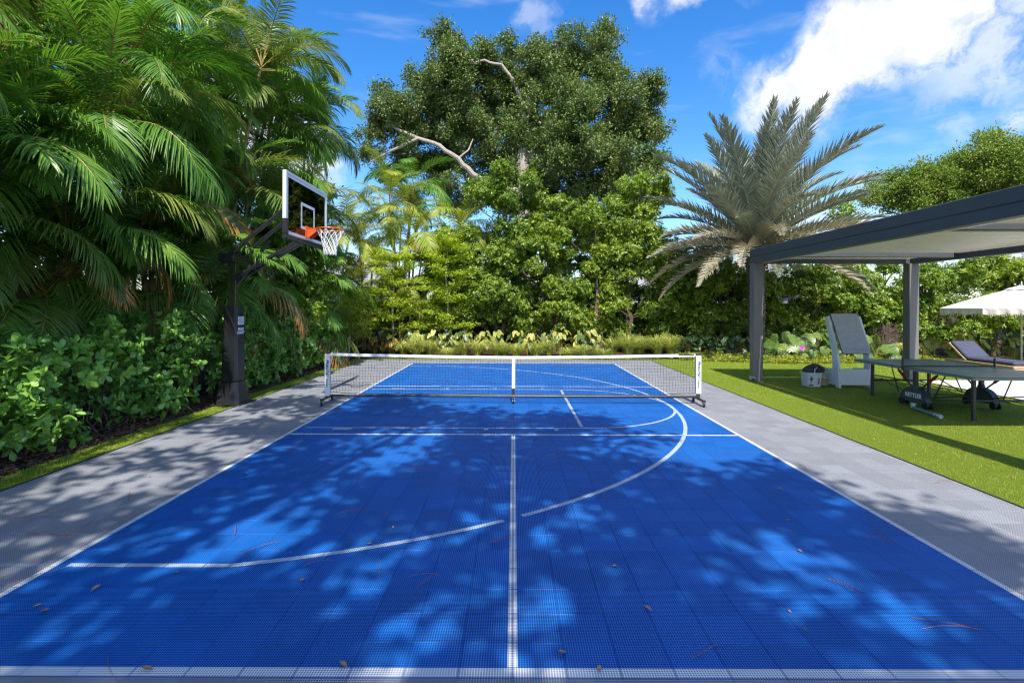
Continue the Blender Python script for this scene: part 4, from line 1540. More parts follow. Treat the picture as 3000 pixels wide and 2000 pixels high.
# ------------------------------------------------------------------ clusia hedge on the left
CL = [leaf_tpl(1, w_, b_, .10, .68, 5) for w_, b_ in ((.50, .16), (.56, .08), (.47, .26), (.52, -.05))]
clus_me = [np_mesh('leaf', t_[0], t_[1], [M['clusia']], {'var': np.full(len(t_[0]), .3 + .15 * i), 'tt': t_[2]}, smooth=True) for i, t_ in enumerate(CL)]
hedge_spots = [(-5.60, 4.1, 1.25, 'nearest'), (-5.66, 5.15, 1.36, ''), (-5.66, 6.25, 1.50, ''), (-5.70, 7.35, 1.66, ''), (-5.70, 8.35, 1.74, ''),
               (-5.70, 10.25, 1.70, ''), (-5.70, 11.35, 1.68, ''), (-5.70, 12.5, 1.66, ''), (-5.70, 13.7, 1.62, ''), (-5.70, 14.9, 1.58, ''), (-5.70, 16.1, 1.5, '')]
hl = ['broad leaved green shrub nearest the camera, cut by the left edge', 'second broad leaved shrub from the left edge with lowest leaves over mulch', 'broad leaved shrub under the long hanging palm frond',
      'tall broad leaved shrub two before the basketball pole', 'broad leaved shrub touching the near side of the basketball pole', 'broad leaved shrub just behind the basketball pole',
      'broad leaved shrub second behind the basketball pole', 'broad leaved shrub third behind the basketball pole', 'broad leaved shrub left of the net post', 'small broad leaved shrub second from the far end of the left hedge', 'broad leaved shrub at the far end of the left hedge']
camp = np.array([0, 0, CAM_H])
for hi, (hx, hy, hh, _) in enumerate(hedge_spots):
    root = empty('clusia_shrub', (hx, hy, -.03))
    tag(root, hl[hi], 'shrub', 'broad leaved hedge shrubs')
    clumps = []
    nc = 26
    for k in range(nc):
        cx_ = rng.uniform(-.36, .36); cy_ = rng.uniform(-.52, .52)
        cz = rng.uniform(.24, hh - .22)
        if k < 10:
            cx_ = rng.uniform(.18, .46) * (1 if rng.random() < .85 else -1)
            if cz > hh * .6: cx_ -= .08
        clumps.append(((cx_, cy_, cz), (.26, .28, .24)))
    P, D, _i = shell_points(clumps, 265, .7, .12)
    ok = P[:, 2] > .07
    P, D = P[ok], D[ok]
    p, Rm, s = rosettes(P, D, 6, 1.0, .128)
    n = len(p)
    wp = p + np.array([hx, hy, -.03])
    dist = np.linalg.norm(wp - camp, axis=1)
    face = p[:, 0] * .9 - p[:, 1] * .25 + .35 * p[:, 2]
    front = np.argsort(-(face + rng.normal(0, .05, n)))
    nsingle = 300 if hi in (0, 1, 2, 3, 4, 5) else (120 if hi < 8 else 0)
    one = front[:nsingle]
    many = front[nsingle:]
    for i in one:
        mt = Matrix(Rm[i].tolist()).to_4x4()
        mt = Matrix.Translation(p[i]) @ mt @ Matrix.Scale(s[i], 4)
        link('leaf', clus_me[int(rng.integers(4))], root, None, mt)
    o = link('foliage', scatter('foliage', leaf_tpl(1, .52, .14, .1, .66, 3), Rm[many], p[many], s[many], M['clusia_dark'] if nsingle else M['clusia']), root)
    o['kind'] = 'stuff'
    m = MB()
    for k in range(9):
        b = P[rng.integers(len(P))]
        branch(m, (rng.uniform(-.12, .2), rng.uniform(-.3, .3), 0), tuple(b * np.array([.9, .95, .9])), .013, .005, .12, 5, 5)
    m.build('stems', M['bark_dark'], root, True)
# fences; the left one is added as a dark backdrop behind the palms
def fence(name, a, b, h, label, n):
    root = empty(name, (a[0], a[1], 0))
    tag(root, label, 'fence')
    d = Vector((b[0] - a[0], b[1] - a[1], 0))
    L = d.length
    ang = math.atan2(d.y, d.x)
    mt = Matrix.Rotation(ang, 4, 'Z')
    w = L / n
    pm_ = MB().box(.05, w - .05, -.012, .012, .04, h - .04)
    for k in range(int(w / .145)):
        pm_.box(.05 + k * .145, .05 + k * .145 + .138, -.026, -.013, .03, h, .002)
    pme = pm_.mesh('fence_panel', M['fence'])
    pom = MB().box(-.045, .045, -.045, .045, -.05, h + .06, .006).mesh('post', M['fence'])
    for k in range(n):
        link('fence_panel', pme, root, None, mt @ Matrix.Translation((k * w, 0, 0)))
        link('post', pom, root, None, mt @ Matrix.Translation((k * w, 0, 0)))
    return root
fence('fence', (-12, 22.6), (24, 22.6), 1.9, 'dark weathered board fence behind the far hedge', 15)
fence('fence', (-11.8, 22), (-11.8, -2), 2.2, 'board fence added as dark backing behind the palms on the left', 10)

# ------------------------------------------------------------------ far hedge trees
def hedge_tree(loc, w, h, dep, nros, label, z0=.55, size=.13, mat=None, top=1.0, trunks=2, group='leafy hedge trees behind the court', k=6, holes=0.0):
    root = empty('hedge_tree', (loc[0], loc[1], -.03))
    tag(root, label, 'tree', group)
    clumps = []
    n = int(14 + h * w * 4.0)
    for i in range(n):
        z = z0 + .3 + (h - z0 - .6) * rng.random() ** .85
        t = (z - z0) / (h - z0)
        ww = w * (1 - top * .62 * max(0, t - .45) ** 1.3 / .55 ** 1.3 * .9)
        r_ = rng.uniform(.34, .62) * (1 - .3 * t)
        clumps.append(((rng.uniform(-ww, ww), rng.uniform(-dep, dep), z), (r_ * 1.1, r_, r_ * .85)))
    clumps.append(((rng.normal(0, .1), 0, h - .35), (.3, .3, .42)))
    P, D, ci = shell_points(clumps, nros, .4, .2)
    ok = P[:, 2] > z0 * .8
    P, D = P[ok], D[ok]
    p, Rm, s = rosettes(P, D, k, 1.15, size)
    cv = np.clip(np.repeat(rng.random(len(clumps))[ci[ok]], k) * .55 + rng.random(len(p)) * .55 - .05, 0, 1)  # random tone per clump, imitating lit and dark masses in the colour
    # fresh: picked at random; the other leaves take the darker green
    crown_sel = rng.random(len(p)) < .75
    for nm, sel, mt in (('crown', crown_sel, mat or M['hedge']), ('dark_foliage', ~crown_sel, M['hedge_dark'])):
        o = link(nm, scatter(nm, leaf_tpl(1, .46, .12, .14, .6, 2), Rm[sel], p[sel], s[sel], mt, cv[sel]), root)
    for t in range(trunks):
        m = MB()
        bx = rng.uniform(-.3, .3) * w
        pts = branch(m, (bx, rng.uniform(-.2, .2), 0), (bx + rng.uniform(-.3, .3), 0, h * .82), .06 + .006 * h, .015, .05, 9, 8)
        for q in range(10):
            c = clumps[rng.integers(len(clumps))][0]
            st = pts[min(8, max(1, int(c[2] / h * 9)))]
            if (Vector(c) - st).length < w * 1.6: branch(m, st, c, .025, .008, .1, 4, 5)
        m.build('trunk', M['bark_dark'], root, True)
    return root
HT = [
    (-1.9, 20.3, 1.3, 5.0, 'hedge tree with pale trunk beside the lime green trees'),
    (-.5, 20.2, 1.5, 7.3, 'tallest bright green hedge tree below the oak'),
    (1.2, 20.4, 1.5, 6.2, 'bright green hedge tree behind the net centre strap'),
    (3.0, 20.2, 1.5, 5.9, 'bright green hedge tree right of the court centre'),
    (4.7, 20.4, 1.5, 6.9, 'tall bright green hedge tree nearest the date palm'),
    (6.3, 20.0, 1.2, 4.1, 'shaded hedge tree left of the date palm trunk'),
    (8.0, 20.1, 1.2, 3.5, 'low shaded hedge tree directly behind the date palm trunk'),
    (9.9, 19.8, 1.3, 3.6, 'clipped leafy hedge tree between the two pergola posts'),
    (11.8, 19.6, 1.3, 3.6, 'clipped leafy hedge tree above the rebounder board'),
    (13.7, 19.5, 1.3, 3.7, 'clipped leafy hedge tree right of the second pergola post'),
    (15.6, 19.4, 1.3, 3.8, 'clipped leafy hedge tree left of the umbrella'),
    (17.6, 19.3, 1.3, 3.9, 'clipped leafy hedge tree behind the umbrella top'),
    (19.6, 19.2, 1.3, 3.9, 'clipped leafy hedge tree at the right edge'),
]
for (x, y, w_, h_, l_) in HT:
    hedge_tree((x, y), w_, h_, .8, int(760 * h_ * w_), l_, z0=.35, top=.55 if h_ > 4.5 else .1, size=.125)
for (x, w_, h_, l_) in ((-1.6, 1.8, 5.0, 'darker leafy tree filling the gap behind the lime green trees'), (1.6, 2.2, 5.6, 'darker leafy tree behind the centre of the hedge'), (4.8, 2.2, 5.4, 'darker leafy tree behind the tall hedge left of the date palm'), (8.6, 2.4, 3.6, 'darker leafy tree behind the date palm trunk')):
    hedge_tree((x, 21.5), w_, h_, .5, int(330 * h_ * w_), l_, z0=.3, top=.5, size=.15, mat=M['hedge_dark'])
# taller leafy shoots above the pergola beam
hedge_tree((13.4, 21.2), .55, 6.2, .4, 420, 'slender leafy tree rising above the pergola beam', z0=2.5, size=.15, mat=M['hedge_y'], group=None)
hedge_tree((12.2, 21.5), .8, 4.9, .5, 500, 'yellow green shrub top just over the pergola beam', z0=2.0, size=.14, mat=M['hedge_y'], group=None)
hedge_tree((-7.4, 17.2), .8, 2.6, .7, 700, 'rounded bright shrub at the far end of the palm wall', z0=.1, size=.12, group=None)
hedge_tree((-5.9, 14.2), .7, 4.9, .5, 2300, 'bright leafy tree seen through the glass backboard', z0=1.2, size=.13, group=None, mat=M['hedge_y'])
hedge_tree((-5.6, 18.4), .7, 2.3, .6, 700, 'leafy green shrub in the far left corner of the bed', z0=.1, size=.13, group=None, mat=M['hedge'])
hedge_tree((-8.4, 20.8), 1.8, 6.8, .8, 3000, 'dense green tree closing the gap behind the palm wall', z0=.4, size=.15, group=None)
hedge_tree((-3.9, 22.1), 1.5, 2.9, .5, 1000, 'dark green shrub under the sunlit palm', z0=.2, size=.14, group=None, mat=M['hedge_dark'])

# lime green trees with layered boughs
def layered_tree(loc, h, w, label, n=2600):
    root = empty('layered_tree', (loc[0], loc[1], -.03))
    tag(root, label, 'tree')
    m = MB()
    tp = branch(m, (0, 0, 0), (rng.uniform(-.1, .1), 0, h), .05, .012, .03, 9, 7)
    P = []; D = []
    for k in range(17):
        z = .95 + (h - 1.0) * k / 16
        t = (z - .9) / (h - .9)
        for q in range(2):
            a = k * 2.4 + q * 3.0 + rng.normal(0, .3)
            L_ = w * (1 - .55 * t) * rng.uniform(.6, 1.1)
            st = tp[min(9, int(z / h * 9))]
            e = Vector((st.x + math.cos(a) * L_, st.y + math.sin(a) * L_, z + rng.uniform(-.05, .2)))
            branch(m, st, e, .014, .004, .06, 4, 5)
            for _ in range(n // 34):
                f = rng.random() ** .7
                c = st.lerp(e, f)
                P.append((c.x + rng.normal(0, .16), c.y + rng.normal(0, .16), c.z + rng.normal(0, .045) + .03))
                D.append((math.cos(a) + rng.normal(0, .6), math.sin(a) + rng.normal(0, .6), rng.normal(-.1, .2)))
    m.build('trunk', M['bark'], root, True)
    P = np.array(P); D = norm(np.array(D))
    o = link('crown', scatter('crown', leaf_small(.42), bases(D, None, .3), P, rng.uniform(.09, .15, len(P)), M['lime']), root)
    return root
layered_tree((-2.45, 18.9), 4.2, 1.45, 'lime green tree with layered boughs and pale slim trunk', 6500)
layered_tree((-4.25, 18.7), 3.7, 1.35, 'lime green tree with twin stems left of the pale trunk', 5600)
layered_tree((-5.5, 17.6), 2.3, .8, 'small lime green tree beside the far end of the shrub hedge', 2400)

# ------------------------------------------------------------------ oaks
def oak(loc, label, clumps, nl, limbs, mat, size=.15, wid=.5, inner=.40, jit=.15, spr=.16):
    root = empty('oak_tree', (loc[0], loc[1], -.04))
    tag(root, label, 'tree')
    L0 = Vector((loc[0], loc[1], -.04))
    P, D, ci = shell_points(clumps, nl, inner, jit)
    # sprigs: leaves gather along short twigs
    k = 7
    Pn = np.repeat(P, k, axis=0) + rng.normal(0, spr, (len(P) * k, 3))
    Dn = norm(np.repeat(D, k, axis=0) * .7 + rng.normal(0, .8, (len(P) * k, 3)) + np.array([0, 0, .15]))
    o = link('crown', scatter('crown', leaf_small(wid), bases(Dn, None, .8), Pn - np.array(L0), rng.uniform(.7, 1.2, len(Pn)) * size, mat, np.clip(np.repeat(rng.random(len(clumps))[ci], k) * .55 + rng.random(len(Pn)) * .55 - .05, 0, 1)), root)  # colour varied by clump to look like lit and dark parts of the crown
    m = MB()
    for pts, ra, rb_ in limbs:
        pts = [Vector(p) - L0 for p in pts]
        fine = []
        for i in range(len(pts) - 1):
            for s_ in range(3):
                q_ = pts[i].lerp(pts[i + 1], s_ / 3)
                if fine: q_ += Vector((random.uniform(-1, 1), random.uniform(-1, 1), random.uniform(-1, 1))) * ra * .25
                fine.append(q_)
        fine.append(pts[-1])
        N = len(fine) - 1
        m.tube(fine, [ra + (rb_ - ra) * i / N for i in range(N + 1)], 9)
    m.build('trunk', M['bark'], root, True)
    return root
OD = 30.0
def oc(x, y, rx, ry, dd=0.0, dep=None):
    c = px(x, y, OD + dd)
    r = rx / 1212 * OD
    return ((c.x, c.y, c.z), (r, (dep or r * .9), ry / 1212 * OD))
base = [(1040, 100, 55, 42), (1010, 160, 70, 50), (1100, 150, 60, 45, 1), (1170, 130, 55, 45, 1), (1245, 135, 55, 45), (1330, 115, 60, 52), (1380, 110, 50, 42, 1), (1400, 175, 60, 50),
        (900, 240, 55, 55), (960, 250, 60, 55, 1), (1040, 240, 70, 50), (1120, 230, 60, 50, 2), (1260, 210, 70, 60), (1350, 220, 75, 60, -1), (1440, 240, 60, 55), (1485, 200, 35, 40),
        (930, 320, 60, 42, 1), (1010, 320, 60, 42, 2), (1090, 310, 65, 50, 1), (1180, 300, 60, 55, 1), (1270, 300, 75, 60, -1), (1360, 310, 75, 60, -2), (1450, 320, 65, 55), (1505, 310, 40, 36),
        (860, 300, 38, 36, 1), (845, 350, 34, 26, 1), (1150, 370, 55, 45, 2), (1240, 390, 70, 50), (1340, 400, 75, 50), (1430, 400, 65, 48), (1490, 380, 45, 38), (900, 400, 50, 34, 3), (1060, 380, 60, 40, 3),
        (1475, 260, 45, 45), (1080, 190, 60, 40, 2), (1200, 180, 60, 45, 2), (1000, 200, 60, 50, 1), (920, 290, 60, 50, 2), (1060, 280, 70, 50, 2), (1180, 240, 70, 60, 2), (1320, 260, 80, 60, 1), (1420, 290, 70, 60, 1), (1200, 350, 80, 60, 2), (1310, 360, 80, 60, 1), (1400, 360, 80, 60, 1), (980, 370, 70, 45, 3), (1100, 430, 80, 50, 2), (1240, 440, 80, 50, 2), (1400, 440, 80, 50, 1), (1290, 160, 60, 50, 1), (1020, 440, 80, 45, 2), (1160, 470, 80, 45, 2), (1320, 480, 80, 45, 1), (1460, 450, 60, 45, 1)]
clumps = []
for b_ in base:
    c, r = oc(*b_)
    for q in range(15):
        d = norm(rng.normal(size=3))
        clumps.append((tuple(np.array(c) + d * np.array(r) * rng.uniform(.2, 1.28)), tuple(np.array(r) * rng.uniform(.18, .46))))
random.seed(2)
F = lambda x, y, dd=0: px(x, y, OD + dd)
trunk0 = F(1200, 470)
limbs = [([(trunk0.x + .3, OD + .5, 0), (trunk0.x + .1, OD + .3, 4), F(1200, 420), F(1205, 330, 0.06), F(1205, 250, -0.16), F(1212, 225, -0.16)], .50, .18),
         ([F(1205, 250, -0.16), F(1180, 190, -0.05), F(1150, 150, -0.27), F(1110, 140, -0.27), F(1060, 150, 0.06)], .13, .05),
         ([F(1210, 235, -0.16), F(1225, 190, 0.17), F(1260, 130, 0)], .12, .05),
         ([F(1215, 300, 0.22), F(1290, 230, -0.05), F(1350, 150, 0.22)], .14, .05),
         ([F(1210, 360), F(1330, 310, -0.05), F(1440, 260, 0.22)], .14, .05),
         ([F(1195, 440), F(1120, 425, -0.38), F(1085, 400, -0.60), F(1050, 365, -0.71), F(1010, 335, -0.71), F(960, 318, -0.49), F(900, 290, -0.05)], .19, .07),
         ([F(960, 318, -0.49), F(900, 345, -0.27), F(850, 372, 0.17)], .10, .04),
         ([F(1060, 150, 0.06), F(1030, 170, 0.17), F(985, 200, 0)], .06, .03),
         ([F(1090, 148, -0.16), F(1060, 110, 0.06), F(1040, 85, 0)], .06, .03),
         ([F(1050, 365, -0.71), F(1075, 345, -0.60), F(1085, 320, -0.33)], .06, .03)]
oak((trunk0.x + .3, OD + .5), 'large oak with grey limbs towering behind the hedge', clumps, 42000, limbs, M['oak'], .18, inner=.1, jit=.12, spr=.13)
# oaks to the right, beyond the pergola
for (cx_, cy_, D_, sc_, lab_, mt, n_) in ((2300, 390, 27.0, 1.05, 'yellow green oak above the pergola at the right edge', M['oak_y'], 9000), (2110, 440, 28.0, .8, 'smaller oak crown above the pergola beam', M['oak_y'], 4500)):
    c0 = px(cx_, cy_, D_)
    cl = []
    for k in range(120):
        d = norm(rng.normal(size=3)); d[2] = d[2] * .9
        cl.append((tuple(np.array(c0) + d * np.array([3.4, 2.4, 1.9]) * sc_ * rng.uniform(.3, .98)), tuple(np.array([.62, .62, .45]) * sc_ * rng.uniform(.4, 1.0))))
    lim = [([(c0.x, D_, 0), (c0.x + .2, D_, c0.z * .5), (c0.x, D_, c0.z)], .3 * sc_, .12 * sc_)]
    for k in range(7):
        t_ = cl[k][0]
        lim.append(([(c0.x, D_, c0.z * .7), ((c0.x + t_[0]) / 2, (D_ + t_[1]) / 2, (c0.z * .8 + t_[2]) / 2), t_], .1 * sc_, .03))
    oak((c0.x, D_), lab_, cl, n_, lim, mt, .15)
# the big shade tree the photographer stands under
shade_edge = [(-7.5, 9.6), (-4.0, 9.8), (-2.2, 9.5), (.6, 8.5), (1.9, 7.0), (2.9, 5.6), (3.4, 3.4), (3.4, .6), (-7.5, .6)]     # outline of its shade on the ground
def inside(x, y, poly):
    r = False
    n = len(poly)
    for i in range(n):
        x0, y0 = poly[i]; x1, y1 = poly[(i + 1) % n]
        if (y0 > y) != (y1 > y) and x < (x1 - x0) * (y - y0) / (y1 - y0) + x0: r = not r
    return r
cl = []
r2 = np.random.default_rng(77)
while len(cl) < 210:
    x, y = r2.uniform(-7.5, 3.6), r2.uniform(.5, 10)
    if not inside(x, y, shade_edge): continue
    if x < -3.4 and r2.random() < .4: continue
    z = r2.uniform(8.2, 9.8)
    rr_ = r2.uniform(.35, .62)
    cl.append(((x + .045 * z, y - .73 * z, z), (rr_, rr_, rr_ * .55)))      # the sun throws its shade forward
lim = [([(-4.0, -7.5, 0), (-3.9, -7.2, 3), (-3.6, -6.4, 6)], .55, .36)]
for k in range(16):
    t_ = cl[k * 13][0]
    lim.append(([(-3.6, -6.4, 6), ((-3.6 + t_[0]) / 2, (-6.4 + t_[1]) / 2, 7.6), t_], .16, .03))
oak((-4.0, -7.5), 'spreading oak behind the camera that dapples the court with shade', cl, 3600, lim, M['oak'], .24, inner=.05, jit=.1, spr=.13)

# ------------------------------------------------------------------ date palm
DP = (8.28, 18.0)
dp = empty('date_palm', (DP[0], DP[1], -.03))
tag(dp, 'silver date palm with stiff arching fronds behind the pergola post', 'palm')
random.seed(9)
m = MB()
CH = 3.75
zs = np.linspace(0, CH, 16)
m.tube([(.05 * math.sin(z), 0, z) for z in zs], [.21 + .03 * math.cos(z * 2) + (.10 if z > CH - .8 else 0) * (1 - (CH - z)) for z in zs], 14)
m.build('trunk', M['boot'], dp, True)
bt = MB().prism([(-.06, 0), (.06, 0), (.045, .13), (-.045, .13)], .05, frame((0, 0, 0), (0, 1, 0), (.35, 0, .94))).mesh('boot', M['boot'])
k = 0
z = .15
while z < CH - .1:
    for q in range(7):
        a = k * .45 + q * 2 * math.pi / 7
        rr_ = .20 + (.08 if z > CH - .8 else 0)
        o = link('boot', bt, dp, None, Matrix.Translation((math.cos(a) * rr_, math.sin(a) * rr_, z)) @ Matrix.Rotation(a, 4, 'Z'))
    z += .125
    k += 1
DF = [frond_mesh('frond', 3.7, R(8 + 0), R(24 + 8 * i), 96, .62, .044, .03, R(30), [M['date'], M['rachis_grey']], 50 + i, pet=.10, a0=58, a1=26, clump=.18, segs=2, rr0=.03, jit=.10) for i in range(4)]
for k in range(74):
    u = k / 73
    az = k * 2.399 + random.uniform(-.15, .15)
    el = R(88) - R(96) * u ** .9
    me_ = DF[random.randrange(4)]
    old = u > .62
    o = put_frond(dp, me_, (.12 * math.cos(az), .12 * math.sin(az), CH - .1 + .25 * (1 - u)), az, -el + R(8), random.uniform(.9, 1.12) * (1.18 if u < .4 else 1.0), [M['date_old'], M['rachis_grey']] if old and random.random() < .8 else None)

# ------------------------------------------------------------------ ornamental grasses
def grass_clump(loc, h, n, label, spread=.5, mat=None):
    root = empty('ornamental_grass', (loc[0], loc[1], -.03))
    tag(root, label, 'grass', 'ornamental grasses behind the court')
    V = []; T = []; var = []
    a = rng.uniform(0, 6.283, n)
    out = np.abs(rng.normal(.75, .3, n)) * spread
    hh = h * rng.uniform(.6, 1.12, n)
    r0 = rng.uniform(0, .10, n)
    for i in range(n):
        ca, sa = math.cos(a[i]), math.sin(a[i])
        w_ = .008
        b = len(V)
        for k in range(4):
            t = k / 4
            rad = r0[i] + out[i] * t ** 1.7
            z = hh[i] * (math.sin(t * 1.75) / math.sin(1.57)) * (1 - .18 * t * out[i] / spread)
            ww = w_ * (1 - t * .5)
            V += [(ca * rad - sa * ww, sa * rad + ca * ww, z), (ca * rad + sa * ww, sa * rad - ca * ww, z)]
        rad = r0[i] + out[i] * 1.12
        V.append((ca * rad, sa * rad, hh[i] * .80))
        for k in range(3):
            o = b + 2 * k
            T += [(o, o + 1, o + 3), (o, o + 3, o + 2)]
        T.append((b + 6, b + 7, b + 8))
        var += [rng.random()] * 9
    link('blades', np_mesh('blades', np.array(V), np.array(T), [mat or M['grass']], {'var': var, 'tt': np.zeros(len(V))}), root)
    return root
gl_ = ['leftmost clump of arching pale grass behind the court', 'second clump of pale grass from the left end of the row', 'pale grass clump in front of the yellow taro leaves', 'pale grass clump left of the net centre strap',
       'pale grass clump behind the net centre strap', 'pale grass clump just right of the net centre strap']
for k in range(19):
    x = -3.75 + k * .505 + rng.normal(0, .07)
    y = 17.75 + rng.normal(0, .26)
    h_ = rng.uniform(.36, .76) if x < 3 else rng.uniform(.6, 1.05)
    grass_clump((x, y), h_, 260 if h_ < .7 else 360, '%s clump from the left in the row of pale grass behind the court' % ORD[k] if x < 3.2 else '%s clump from the left in the grass row, one of the taller ones' % ORD[k], .55 if h_ < .7 else .7)

# ------------------------------------------------------------------ big leaved plants
def heart(w=.62, notch=.16, bend=.2, n=9):
    """heart shaped leaf: stalk joins at origin, tip at +Y"""
    V = [(0, .0, 0)]; T = []; tt = [0]
    rim = []
    for k in range(2 * n + 1):
        a = math.pi * (k / n)        # 0..2pi starting at back notch
        u = (1 - math.cos(a)) / 2
        x = w / 2 * math.sin(a) * (1.25 - .62 * u)
        y = -notch + (1 + notch) * u - (.12 * math.sin(a) ** 2 * (1 - u))
        if k in (0, 2 * n): y = 0
        rim.append((x, y, -bend * y * abs(y) - .10 * abs(x) * 1.2 + .05 * math.sin(5 * a)))
    for r_ in rim: V.append(r_); tt.append(max(0, r_[1]))
    V.append((0, .5, .03 - bend * .25)); tt.append(.5)
    c = len(V) - 1
    for k in range(1, 2 * n + 1):
        T.append((c, k + 1, k))
    return np.array(V), np.array(T), np.array(tt)
def split_leaf(w=.95, n=7):
    """monstera: lobed leaf with deep cuts"""
    V = [(0, 0, 0), (0, 1, -.25)]; T = []; tt = [0, 1]
    for s_ in (-1, 1):
        for k in range(n):
            y0 = -.10 + k / n * 1.0
            y1 = y0 + .105
            yr = min(1, max(0, y0 + .02)); yr1 = min(1, yr + .11)
            L_ = w / 2 * math.sin(math.pi * (.20 + .70 * (k + .3) / n)) ** .8
            b = len(V)
            dz = lambda x, y: -.25 * y * y - .35 * x * x + .06 * abs(x)
            pts = [(0, yr), (s_ * L_ * .6, y0 + .06), (s_ * L_, y0 + .13), (s_ * L_ * .92, y1 + .12), (s_ * L_ * .55, y1 + .05), (0, yr1)]
            V += [(x, y, dz(x, y)) for x, y in pts]; tt += [abs(x) for x, y in pts]
            f = [(b, b + 1, b + 4), (b + 1, b + 2, b + 3), (b + 1, b + 3, b + 4), (b, b + 4, b + 5)]
            T += f if s_ > 0 else [q[::-1] for q in f]
    return np.array(V), np.array(T), np.array(tt)
def tpl_mesh(t_, mat, v=.5):
    return np_mesh('leaf', t_[0], t_[1], [mat], {'var': np.full(len(t_[0]), v), 'tt': t_[2]}, smooth=True)
HE = [heart(.70, .2, .25), heart(.60, .14, .45), heart(.78, .22, .1)]
hm = {k: [tpl_mesh(h_, M[k], .2 + .3 * i) for i, h_ in enumerate(HE)] for k in ('taro', 'taro_dark', 'taro_orange')}
ms = [tpl_mesh(split_leaf(w_), M['monstera'], .3 * i) for i, w_ in enumerate((1.0, .9, 1.1))]
def leafy_plant(name, loc, n, size, h, label, kinds, cat='plant', group=None, spread=.45, face=-math.pi / 2):
    root = empty(name, (loc[0], loc[1], -.03))
    tag(root, label, cat, group)
    st = MB()
    for i in range(n):
        a = face + random.gauss(0, 1.0)
        z = h * random.uniform(.35, 1.0)
        rr_ = spread * random.uniform(.25, 1.0)
        e = Vector((math.cos(a) * rr_, math.sin(a) * rr_ * .8, z))
        mid = Vector((e.x * .35, e.y * .35, z * .75))
        st.tube([(e.x * .08, e.y * .08, 0), mid, e], [.012, .009, .006], 5)
        tilt = random.uniform(-1.15, -.35)
        me_ = random.choice(random.choice(kinds))
        s_ = size * random.uniform(.7, 1.15)
        mt = Matrix.Translation(e) @ Matrix.Rotation(a - math.pi / 2 + random.gauss(0, .3), 4, 'Z') @ Matrix.Rotation(tilt, 4, 'X') @ Matrix.Rotation(random.gauss(0, .3), 4, 'Y') @ Matrix.Scale(s_, 4)
        link('leaf', me_, root, None, mt)
    st.build('stalks', M['rachis'], root, True)
    return root
random.seed(21)
k = 0
for i in range(15):
    x = -5.0 + i * .56
    kinds = [hm['taro'], hm['taro'], hm['taro_dark']]
    if i in (0, 1): kinds = [hm['taro_dark'], hm['taro_dark'], hm['taro_orange']]
    leafy_plant('taro_plant', (x + random.gauss(0, .1), 18.55 + random.gauss(0, .12)), 20, .25, .92,
                ('taro plant with dark and orange leaves in the far left corner, %s from the left' % ORD[i]) if i < 2 else '%s yellow green taro plant from the left behind the pale grass row' % ORD[i], kinds, group='taro plants behind the grasses')
for i in range(7):
    x = 5.5 + i * .46
    leafy_plant('philodendron_plant', (x, 18.3 + random.gauss(0, .15)), 16, .25, .78, 'dark leaved philodendron, %s from the left in the row before the date palm' % ORD[i], [hm['taro_dark'], hm['taro_dark'], hm['taro_dark'], hm['taro_orange']] if i == 6 else [hm['taro_dark']], group='dark philodendrons by the date palm')
for i in range(6):
    x = 8.75 + i * .5
    leafy_plant('monstera_plant', (x, 17.3 + random.gauss(0, .15)), 15, .40, .95, 'monstera with split leaves, %s to the right of the pergola post' % ORD[i], [ms], group='monsteras by the pergola post', spread=.6)
leafy_plant('monstera_plant', (12.0, 17.0), 11, .38, .6, 'low monstera right of the rebounder', [ms], spread=.5)
for i in range(9):
    x = 13.0 + i * .66
    kinds = [hm['taro'], hm['taro'], hm['taro_orange']] if i < 4 else [hm['taro'], hm['taro_dark']]
    leafy_plant('taro_plant', (x, 17.5 + random.gauss(0, .2)), 14, .32, .75 if i < 3 else 1.0, 'yellow leaved taro plant behind terrace and lounger, %s from the left' % ORD[i], kinds, group='taro plants behind the lounger')
# an orchid in flower
M['orchid'] = simple('purple_petal', (.42, .03, .45), .5, var=.2)
oc_ = empty('orchid', (9.02, 16.55, 0))
tag(oc_, 'small purple orchid flowering beside the pergola post', 'flower')
MB().tube([(0, 0, -.03), (.02, -.02, .25), (.0, -.05, .42)], .006, 6).build('stem', M['rachis'], oc_, True)
pe = MB()
for k in range(6):
    a = k * math.pi / 3
    pe.prism([(0, 0), (.03, .03), (.022, .07), (0, .085), (-.022, .07), (-.03, .03)], .004, Matrix.Translation((0, -.06, .43)) @ Matrix.Rotation(R(75), 4, 'X') @ Matrix.Rotation(a, 4, 'Z') @ Matrix.Rotation(R(15), 4, 'X'))
pe.build('petals', M['orchid'], oc_)

# ------------------------------------------------------------------ ground cover and litter
n = 15000
x = rng.uniform(5.4, 13.5, n)
yb = np.interp(x, [5.4, 8.5, 12, 14], [17.0, 16.05, 16.55, 16.5])
y = yb + rng.random(n) ** 1.3 * 1.3
ht = .05 + .20 * np.clip((y - yb) * 3, 0, 1) * (.6 + .4 * np.sin(x * 3.1) * np.sin(y * 4.3))
z = ht * rng.uniform(.55, 1.0, n)
D = norm(rng.normal(size=(n, 3)) + np.array([0, -.5, .2]))
me = scatter('ground_cover', leaf_small(.62), bases(D, None, .6), np.stack([x, y, z - .02], 1), rng.uniform(.045, .085, n), M['cover'])
tag(link('ground_cover', me), 'low yellow green ground cover along the bed edge', 'ground cover', kind='stuff')
n = 7000
x = rng.uniform(13.0, 19, n); y = 16.25 + rng.random(n) * .7
z = rng.uniform(.01, .13, n)
D = norm(rng.normal(size=(n, 3)) + np.array([0, -.5, .2]))
me = scatter('ground_cover', leaf_small(.62), bases(D, None, .6), np.stack([x, y, z - .02], 1), rng.uniform(.05, .09, n), M['cover'])
tag(link('ground_cover', me), 'low pale ground cover behind the sun lounger', 'ground cover', kind='stuff')
